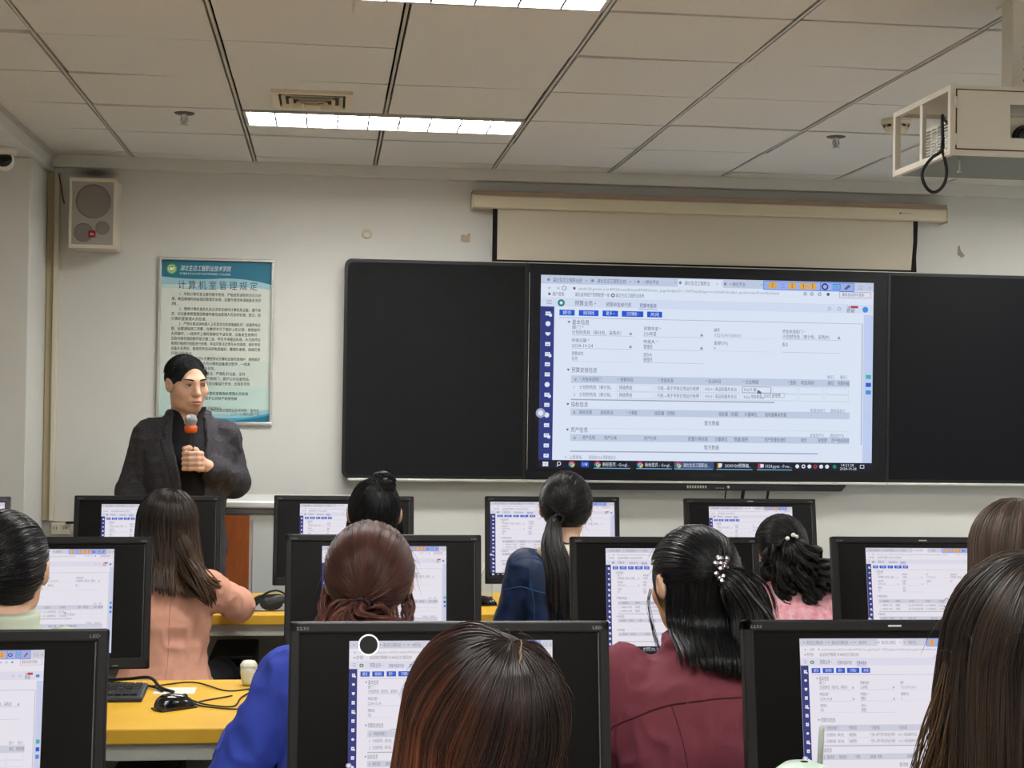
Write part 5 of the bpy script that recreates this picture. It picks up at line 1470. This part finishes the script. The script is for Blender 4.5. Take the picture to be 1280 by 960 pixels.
# the lower half hangs loose
parts.append(loose(3800, c, R, (.09, .108, .1), rng, .185, 22, (.15, -.3, 1), .001, ((0, -.002), (.5, .0), (1, -.012)), .004, 1.5, (0, .4), .05, 130, .5, 97, .0, .0, part=1.15, thmax=1.6, drape=(P7['sz'] + .06, P7['back'] + .03)))
parts.append(tail(1900, [w_(tie), w_((.0, -.148, .0)), w_((.035, -.155, -.06)), w_((.05, -.165, -.12)), w_((.05, -.185, -.18)), w_((.04, -.19, -.215))], [(0, .014), (.25, .035), (.55, .055), (.85, .05), (1, .03)], rng, 24, .0011, .006, 1.5, 0, (0, .8), .05, 46, .6, (1, .6)))
parts.append(tail(160, [w_(tie), w_((.04, -.145, .01)), w_((.09, -.14, -.03)), w_((.12, -.13, -.1))], [(0, .014), (.5, .03), (1, .03)], rng, 18, .0007, .004, 1, 0, (0, .5), 0, 30, .3))
parts.append(tail(14, [w_((-.078, .055, -.01)), w_((-.082, .06, -.05)), w_((-.072, .05, -.12)), w_((-.062, .03, -.18))], [(0, .004), (1, .004)], rng, 14, .0005, .002, 1, camt=.05))
parts.append(flyaways(110, c, R, e, rng, .05))
make_hair('hair', P7['root'], H_black, parts)
cl = MB(); rr = random.Random(2)
for k in range(26):
    p = w_(tie + np.array((-.004 + rr.uniform(-.017, .017), -.026 + rr.uniform(-.006, .004), .002 + rr.uniform(-.026, .03))))
    cl.lathe([(0, .0075), (.005, .0055), (.0078, 0), (.005, -.0055), (0, -.0075)], 8, Matrix.Translation(Vector(p)), False)
mcl = mat('clip_crystal', srgb(150, 144, 150), .14, .5, metal=.9)
cl.build('hair_clip', mcl, P7['root'])

# ---- pink sweater, long curls (front row, right)
ps = coatm('sweater_pink', (232, 190, 196), noise=.35, nscale=45, bump=.6, bscale=160, col2=srgb(212, 128, 146))
P8 = seated('person', 'seated woman in a pink knitted sweater with long black curls and a pearl hair clip', 1.675, 5.45, 1.02, 0, (-4, 0, 4), .165, .12, ps, .02, 1.04, collar=stand_collar(.078, .072, .03), coat_name='sweater', seed=9, wr=.006)
rng = np.random.default_rng(81); c = P8['H']; R = P8['R']; e = (.092, .112, .108); w_ = lambda p: R @ np.array(p) + c
tie = np.array((.01, -.112, .04))
parts = [cap_shell(c, R, (.089, .108, .106))]
d = scalp(5200, rng, back=-.5)
parts.append(pulled(len(d), c, R, e, (.06, -.85, .22), rng, 16, .03, .01, .001, roots=d, tone=(0, .6), nc=130))
for (pts, n_) in (([tie, (.03, -.145, .0), (.075, -.14, -.06), (.125, -.12, -.10), (.155, -.1, -.16)], 900), ([tie, (.01, -.15, -.01), (.03, -.155, -.08), (.06, -.135, -.15), (.075, -.12, -.2)], 900), ([tie, (-.02, -.145, -.01), (-.04, -.15, -.07), (-.03, -.13, -.14), (-.0, -.12, -.19)], 800), ([tie, (-.05, -.13, .0), (-.085, -.11, -.06), (-.075, -.11, -.12)], 500), ([tie, (.06, -.13, .0), (.11, -.1, -.04), (.16, -.09, -.1), (.15, -.08, -.17)], 600)):
    parts.append(tail(n_, [w_(p) for p in pts], [(0, .016), (.3, .034), (.75, .042), (1, .03)], rng, 30, .0012, .012, 3.2, 1, (0, .7), .1, 22, .75))
make_hair('hair', P8['root'], H_soft, parts)
mb = MB(); Mw = lambda p: Matrix.Translation(Vector(w_(p)))
for p, rd in (((-.022, -.136, .045), .0085), ((.0, -.138, .058), .0085), ((.012, -.14, .052), .007)): mb.lathe([(rd * math.sin(a), rd * math.cos(a)) for a in np.linspace(.001, 3.14, 8)], 14, Mw(p))
mb.build('hair_clip', mat('pearl', srgb(230, 226, 222), .2, .6), P8['root'])

# ---- brown long hair, nearest (bottom middle)
nb = coatm('coat_black', (26, 26, 30))
P9 = seated('person', 'nearest woman with straight reddish brown hair, bottom middle, seen from behind', .198, 1.86, 1.146, 0, (4, 0, 0), .175, .12, nb, .016, 1.0, coat_name='coat', seed=10, res=.009)
rng = np.random.default_rng(91); c = P9['H']; R = P9['R']
parts = [cap_shell(c, R, (.093, .108, .106), ((-.16, -.25, .7), (.16, .2, 1.3), lambda S: S.loft([(c[2] - .3, c[0], c[1] - .05, .08, .045), (c[2] - .05, c[0], c[1] - .03, .085, .065), (c[2] + .02, c[0], c[1] - .02, .092, .09)], .02)))]
def streak(o):
    a = np.arctan2(o[:, 0], -o[:, 1])[:, None]
    return np.clip(.55 + .25 * np.sin(a * 31 + 1) + .22 * np.sin(a * 73 + 2) + .25 * np.sin(a * 13), 0, 1.2)
redder = lambda P, o, t: 0.95 * streak(o) * np.clip(-o[:, :1] * 1.1 + .38, 0, 1) * np.clip(t * 2.2 - .3, 0, 1) + .35 * streak(o) * np.clip(o[:, :1] - .4, 0, 1) * np.clip(t * 2 - .4, 0, 1)
parts.append(loose(13000, c, R, (.096, .112, .11), rng, .34, 26, (.30, -.32, 1), .00075, ((0, 0), (.15, .008), (.4, .02), (1, .026)), .004, 1.3, (0, .07), .03, 330, .38, 50, .03, .0, mid=redder))
parts.append(flyaways(90, c, R, (.1, .115, .112), rng, .04, .0003, .2))
make_hair('hair', P9['root'], H_brown, parts)
# pale parting on the scalp
q = [R @ (np.array((.03 + .012 * math.sin(k * .9) + .004 * k / 4, -.012, .02)) + np.array((.0, 0, 0))) for k in range(1)]
pl = []
for k in range(9):
    t_ = k / 8; x = .038 - .008 * t_ + .001 * math.sin(k * 1.7); z_ = .098 - .022 * t_
    yy = -math.sqrt(max(0, 1 - (x / .096) ** 2 - (z_ / .112) ** 2)) * .115
    pl.append(Vector(R @ np.array((x, yy * 1.055 - .012, z_ * 1.05 + .02)) + c))
MB().tube(pl, [.0006, .001, .0014, .0018, .0018, .0016, .0012, .0008, .0004], 6).build('parting', M_scalp, P9['root'])

# ---- dark long hair, nearest right
P10 = seated('person', 'nearest woman at the right edge with long dark hair over a black top', .880, 1.80, 1.235, 0, (2, 0, -6), .18, .12, nb, .016, 1.0, wrists={-1: (-.02, .36, .785)}, coat_name='top', seed=11, res=.009)
rng = np.random.default_rng(101); c = P10['H']; R = P10['R']
parts = [cap_shell(c, R, (.096, .112, .11), ((-.17, -.25, .8), (.17, .2, 1.4), lambda S: S.loft([(c[2] - .32, c[0], c[1] - .07, .1, .05), (c[2] - .05, c[0], c[1] - .04, .1, .07), (c[2] + .02, c[0], c[1] - .02, .095, .09)], .02)))]
parts.append(loose(9500, c, R, (.106, .12, .116), rng, .40, 26, (.1, -.1, 1), .0008, ((0, 0), (.2, .01), (.7, .02), (1, .024)), .006, 1.5, (0, .2), .1, 260, .55, 50, .03, .0))
parts.append(tail(200, [R @ np.array((-.1, -.02, .0)) + c, R @ np.array((-.118, -.03, -.08)) + c, R @ np.array((-.135, -.03, -.17)) + c, R @ np.array((-.15, -.03, -.26)) + c], [(0, .02), (.5, .03), (1, .03)], rng, 22, .0006, .006, 1.2, 0, (.1, .5), .3, 26, .3))
parts.append(flyaways(120, c, R, (.112, .122, .114), rng, .06, .0004, .2))
make_hair('hair', P10['root'], H_ombre, parts)

# ---- brown head at the right edge (middle row)
P11 = seated('person', 'person with smooth mid-brown hair at the right edge, before the rightmost monitor', 1.672, 3.50, 1.20, 0, (0, 0, 4), .17, .12, coatm('coat_grey', (90, 86, 88)), .016, 1.0, coat_name='coat', seed=12, res=.009)
rng = np.random.default_rng(111); c = P11['H']; R = P11['R']
parts = [cap_shell(c, R, (.104, .116, .11), ((-.16, -.25, .9), (.16, .2, 1.4), lambda S: S.loft([(c[2] - .2, c[0], c[1] - .06, .09, .05), (c[2] - .05, c[0], c[1] - .03, .1, .07), (c[2] + .02, c[0], c[1] - .02, .1, .09)], .02)))]
parts.append(loose(5200, c, R, (.112, .122, .114), rng, .22, 22, (.1, .05, 1), .001, ((0, 0), (.4, .0), (1, -.015)), .004, 1.3, (0, .8), .1, 200, .5, 50, .02, .0))
make_hair('hair', P11['root'], H_mid, parts)
# ================================================================== the presenter, standing
def presenter():
    X, Y = -.575, 6.47
    r = empty('person', (X, Y, 0), math.radians(180 + 7), 'standing man in a charcoal blazer and black shirt holding a microphone', 'person')
    H = np.array((.012, .03, 1.610)); Rh = rot(-7, 2, 24)
    sz, sw = 1.415, .15
    h = .0045
    lo, hi = (-.4, -.3, 0), (.4, .42, 1.78)
    rings = [(.86, 0, 0, .148, .115), (.96, 0, 0, .146, .112), (1.06, 0, 0, .14, .105), (1.18, 0, .005, .158, .112), (1.3, 0, .005, .175, .118), (1.37, 0, -.005, .168, .104), (1.41, 0, -.01, .148, .088), (1.445, 0, -.013, .105, .074), (1.475, 0, -.015, .072, .064), (1.5, 0, -.012, .06, .06)]
    shl = {1: (sw, -.01, sz - .02), -1: (-sw, -.01, sz - .02)}
    el = {1: (.228, -.03, 1.155), -1: (-.2, -.045, 1.195)}
    mx, my = -.002, .205
    wr_ = {1: (.2, .19, 1.06), -1: (-.1, .165, 1.262)}
    def arms(S, a, b, c, up=1.0):
        for s in (-1, 1):
            e_, w_ = np.array(el[s]), np.array(wr_[s])
            S.ell(np.array(shl[s]) + np.array((s * .006, 0, -.004)), (.046, .05, .05), .035)
            S.cap(shl[s], e_, a, b, .03); S.cap(e_, e_ + (w_ - e_) * up, b, c, .025)
    B = SDF(lo, hi, h); B.loft(rings, .03); arms(B, .048, .038, .028)
    for s in (-1, 1):
        B.cap((s * .072, 0, .88), (s * .09, .01, .5), .07, .052, .04); B.cap((s * .09, .01, .5), (s * .1, -.02, .09), .05, .036, .03); B.cap((s * .1, -.03, .04), (s * .11, .12, .03), .036, .028, .03)
    add_head(B, H, Rh); add_neck(B, H, Rh, (0, -.02, 1.45), .053, .062)
    # left hand closed round the microphone (upright rod at mx, my)
    zc = 1.298
    B.frame()
    B.ell((mx - .036, my - .006, zc - .006), (.02, .03, .042), .015)
    B.cap(wr_[-1], (mx - .042, my - .015, zc - .012), .027, .026, .02)
    for i in range(4):
        z = zc + .03 - .0205 * i; rr_ = (.0102, .0106, .0102, .0092)[i]; o = (.0, .002, .001, -.003)[i]
        pts = [(mx - .044, my + .012, z - .002), (mx - .026, my + .031 + o, z), (mx + .004, my + .034 + o, z - .001), (mx + .026, my + .018, z - .002), (mx + .025, my - .002, z - .003)]
        B.chain(pts, [rr_ + .002, rr_ + .001, rr_, rr_ - .0008, rr_ - .0018], .005)
    B.chain([(mx - .036, my - .02, zc + .012), (mx - .022, my - .018, zc + .04), (mx + .006, my + .012, zc + .052), (mx + .026, my + .022, zc + .049)], [.015, .0125, .0108, .0088], .008)
    # right hand hanging forward, relaxed
    add_hand(B, np.array(wr_[1]) + np.array((0, .01, -.005)), rot(-50, 0, 4), 1, .4)
    body = solid('body', B, M_skin, r)
    bv = BVHTree.FromPolygons([v.co.copy() for v in body.data.vertices], [list(p.vertices) for p in body.data.polygons])
    def face(x, z, out=0.0):
        """point on the face at head coordinates x, z"""
        o = Vector(Rh @ np.array((x, .3, z)) + H); d = Vector(Rh @ np.array((0, -1, 0)))
        hit = bv.ray_cast(o, d)
        p = hit[0] if hit[0] is not None else o + d * .2
        return p - d * out
    # brows, eyes, lips
    M_brow = mat('brow', srgb(34, 26, 24), .7, .2); M_eye = mat('eye_white', srgb(126, 110, 102), .3, .4); M_iris = mat('iris', srgb(20, 14, 12), .2, .5); M_lip = mat('lip', srgb(176, 116, 102), .45, .4); M_mouth = mat('mouth_line', srgb(84, 44, 42), .6, .2)
    for s in (-1, 1):
        MB().tube([face(s * x, .026 + .004 * math.sin((x - .014) / .034 * 2.2), .0008) for x in np.linspace(.013, .05, 9)], [.0016, .003, .0034, .0035, .0034, .0031, .0026, .002, .001], 8).build('eyebrow', M_brow, r)
        ey = MB().tube([face(s * x, .0055 + .0005 * math.cos((x - .031) * 80), .0006) for x in np.linspace(.019, .044, 8)], [.0008, .0018, .0024, .0026, .0025, .0021, .0016, .0008], 8).build('eye', M_eye, r)
        MB().lathe([(0, .0028), (.0024, .0022), (.0042, .0002), (.0042, -.001)], 14, Matrix.Translation(face(s * .0325 - .002, .0055, .0022)) @ Matrix(Rh.tolist()).to_4x4() @ Matrix.Rotation(-PI / 2, 4, 'X')).build('iris', M_iris, ey)
        MB().tube([face(s * x, .0105 + .0012 * math.cos((x - .031) * 80), .0008) for x in np.linspace(.017, .046, 9)], [.0005, .0012, .0015, .0016, .0016, .0016, .0014, .001, .0005], 6).build('eyelid', M_brow, r)
    MB().tube([face(x, -.0585 - .002 * abs(x) / .02, .0004) for x in np.linspace(-.02, .02, 11)], [.0006, .0016, .0024, .003, .0032, .003, .0032, .003, .0024, .0016, .0006], 8).build('upper_lip', M_lip, r)
    MB().tube([face(x, -.0705 + .003 * (x / .02) ** 2, .0002) for x in np.linspace(-.019, .019, 11)], [.0006, .002, .0034, .0042, .0046, .0047, .0046, .0042, .0034, .002, .0006], 8).build('lower_lip', M_lip, r)
    MB().tube([face(x, -.0645 + .0012 * abs(x) / .02, .0012) for x in np.linspace(-.022, .022, 9)], .0011, 6).build('mouth_line', M_mouth, r)
    # short black hair
    rng = np.random.default_rng(5); e = (.081, .104, .094)
    S = SDF(H - .2, H + .2, .0045); S.frame(Rh, H); S.ell((0, -.016, .026), e, .01)
    S.ell((0, .115, -.016), (.074, .07, .112), .006, -1); S.ell((0, .04, -.12), (.1, .1, .095), .014, -1); S.ell((0, -.03, -.16), (.09, .1, .075), .02, -1)
    for s in (-1, 1): S.ell((s * .09, .01, -.02), (.022, .03, .045), .01, -1)
    S.frame(); V, Q = S.mesh(); V = V + vnoise(V, 60, 3)[:, None] * .0016
    parts = [(V, Q, np.full(len(V), .1))]
    d = scalp(5200, rng, back=-.25); q_ = d * np.array(e) + np.array((0, -.016, .026)); d = d[(d[:, 2] > -.12) & ((((q_ - np.array((0, .115, -.016))) / np.array((.074, .07, .112))) ** 2).sum(1) > 1.02)]; n = len(d)
    flow = np.stack([.5 * np.ones(n) + .3 * d[:, 0], -.6 + 1.2 * (d[:, 1] > .1), .35 * np.ones(n)], 1) - d * .2
    flow = np.where((d[:, 2:] < .45), np.stack([0 * d[:, 0], -.5 + 0 * d[:, 0], -1 + 0 * d[:, 0]], 1), flow); flow += rng.normal(size=(n, 3)) * .25
    flow -= d * (flow * d).sum(1, keepdims=True); flow /= np.linalg.norm(flow, axis=1, keepdims=True)
    t = np.linspace(0, 1, 8)[None, :, None]; ln = np.where(d[:, 2] > .4, .03, .013)[:, None, None]
    P = d[:, None] * np.array(e) * .985 + flow[:, None] * t * ln + d[:, None] * (.35 * t - .25 * t ** 2) * ln
    P[..., 2] += .026; P[..., 1] -= .016
    parts.append(strands(P @ Rh.T + H, rng.uniform(.6, 1.1, n) * .0008, np.repeat((.5 * rng.random(n))[:, None], 8, 1)))
    make_hair('hair', r, hair_mat('hair_short', (.006, .006, .007, 1), (.016, .015, .016, 1), .6, .3), parts)
    # shirt, blazer, trousers, shoes
    M_shirt = mat('shirt_black', srgb(22, 22, 26), .75, .25, bump=.2, bscale=400)
    M_blz = mat('blazer_charcoal', srgb(72, 70, 75), .85, .15, noise=.5, nscale=160, bump=.35, bscale=500)
    Sh = SDF((-.3, -.2, .88), (.3, .25, 1.56), .005); Sh.infl = .008; Sh.loft(rings, .03); Sh.infl = 0
    Sh.loft([(1.45, 0, -.018, .088, .078), (1.485, 0, -.012, .072, .07), (1.515, 0, -.004, .069, .069)], .015)
    Sh.cut(lambda X, Y, Z: np.minimum(-(.018 + (1.53 - Z) * .0 - np.abs(X) * 1.0 - (Z < 1.46) * 1.0), 0 * X + .02 - Y * 1.0 + 0 * Z) * -1 if False else np.where((np.abs(X) < .035 * np.clip((Z - 1.41) / .08, 0, 1)) & (Y > .03), .01, -1.0))
    solid('shirt', Sh, M_shirt, r, .002, 16, 3)
    for z in (1.33, 1.24, 1.15, 1.06): pass
    def poly_sdf(pts, ax, S):
        X, Z = S.ax[0][:, None], S.ax[2][None, :]
        d = np.full((len(S.ax[0]), len(S.ax[2])), 1e9); sgn = np.ones_like(d); n_ = len(pts)
        for i in range(n_):
            (x1, z1), (x2, z2) = pts[i], pts[i - 1]
            ex, ez = x2 - x1, z2 - z1; wx, wz = X - x1, Z - z1
            tt = np.clip((wx * ex + wz * ez) / (ex * ex + ez * ez), 0, 1)
            d = np.minimum(d, (wx - ex * tt) ** 2 + (wz - ez * tt) ** 2)
            c1, c2, c3 = Z >= z1, Z < z2, ex * wz > ez * wx
            sgn = np.where((c1 & c2 & c3) | (~c1 & ~c2 & ~c3), -sgn, sgn)
        return (sgn * np.sqrt(d))[:, None, :]
    J = SDF((-.4, -.3, .7), (.4, .35, 1.56), h); J.infl = .016
    jr = [(.76, 0, 0, .152, .122)] + [q for q in rings if .85 < q[0] < 1.48]
    J.loft(jr, .03); arms(J, .05, .042, .036, .9); J.infl = 0
    J.loft([(1.44, 0, -.02, .1, .085), (1.48, 0, -.026, .085, .072), (1.495, 0, -.024, .08, .064)], .015)
    full = J.f.copy()
    opening = [(-.058, .7), (-.06, 1.0), (-.062, 1.2), (-.07, 1.38), (-.062, 1.47), (-.055, 1.6), (.055, 1.6), (.064, 1.47), (.07, 1.38), (.036, 1.2), (.03, 1.0), (.034, .7)]
    op = poly_sdf(opening, 0, J); Yg = J.ax[1][None, :, None]
    J.f = np.maximum(J.f, -np.maximum(op, .015 - Yg)).astype(np.float32)
    # hollow neck so that the shirt collar shows
    J.ell((0, .045, 1.52), (.062, .075, .06), .01, -1)
    arm_cut = J.f.copy()
    solid('blazer', J, M_blz, r, .014, 12, 5, (1, 1, .8))
    for pts, nm in (([(.066, 1.475), (.07, 1.38), (.036, 1.2), (.03, 1.09), (.05, 1.14), (.105, 1.33), (.118, 1.375), (.098, 1.385), (.112, 1.415), (.09, 1.455)], 'lapel'), ([(-.064, 1.475), (-.072, 1.38), (-.064, 1.2), (-.06, 1.09), (-.082, 1.14), (-.118, 1.33), (-.13, 1.375), (-.108, 1.385), (-.12, 1.415), (-.092, 1.455)], 'lapel')):
        Lp = SDF((-.4, -.3, .7), (.4, .35, 1.56), h)
        Lp.f = np.maximum(np.maximum(full - .0075, poly_sdf(pts, 0, Lp)), np.maximum(.02 - Lp.ax[1][None, :, None], -full - .01)).astype(np.float32)
        solid(nm, Lp, M_blz, r)
    Tz = SDF((-.25, -.25, .05), (.25, .25, 1.0), .007); Tz.infl = .004; Tz.loft([q for q in rings if q[0] < 1.0], .03)
    for s in (-1, 1): Tz.cap((s * .072, 0, .88), (s * .09, .01, .5), .076, .06, .04); Tz.cap((s * .09, .01, .5), (s * .1, -.02, .12), .06, .055, .03)
    solid('trousers', Tz, M_trou, r, .003, 12, 6)
    So = SDF((-.25, -.2, 0), (.25, .25, .16), .006)
    for s in (-1, 1): So.cap((s * .1, -.04, .05), (s * .11, .1, .04), .044, .036, .02); So.cap((s * .11, .1, .04), (s * .115, .17, .034), .036, .03, .02); So.cap((s * .1, -.03, .06), (s * .1, -.025, .11), .044, .044, .02)
    So.cut(lambda X, Y, Z: .002 - Z + 0 * X + 0 * Y)
    solid('shoes', So, M_shoe, r)
    # microphone in the fist
    Mw = Matrix.Translation((X, Y, 0)) @ Matrix.Rotation(math.radians(187), 4, 'Z')
    m = empty('microphone', Mw @ Vector((mx, my, 1.19)), 0, 'black handheld microphone with orange band in the hand of the standing man', 'microphone')
    MB().lathe([(0, .062), (.011, .063), (.0125, .072), (.0135, .1), (.0165, .2), (.0175, .222)], 24).build('handle', M_black, m)
    MB().lathe([(.0175, .22), (.0215, .222), (.0255, .228), (.0255, .246), (.0215, .25)], 24).build('band', mat('mic_orange', srgb(226, 92, 34), .45, .4), m)
    rdm = .0255
    MB().lathe([(.0215, .248)] + [(rdm * math.cos(a), .272 + rdm * math.sin(a)) for a in np.linspace(-.6, PI / 2 - .001, 12)], 28).build('grille', mat('mic_grille', srgb(168, 170, 174), .35, .5, metal=.6, bump=.8, bscale=1500), m)
presenter()
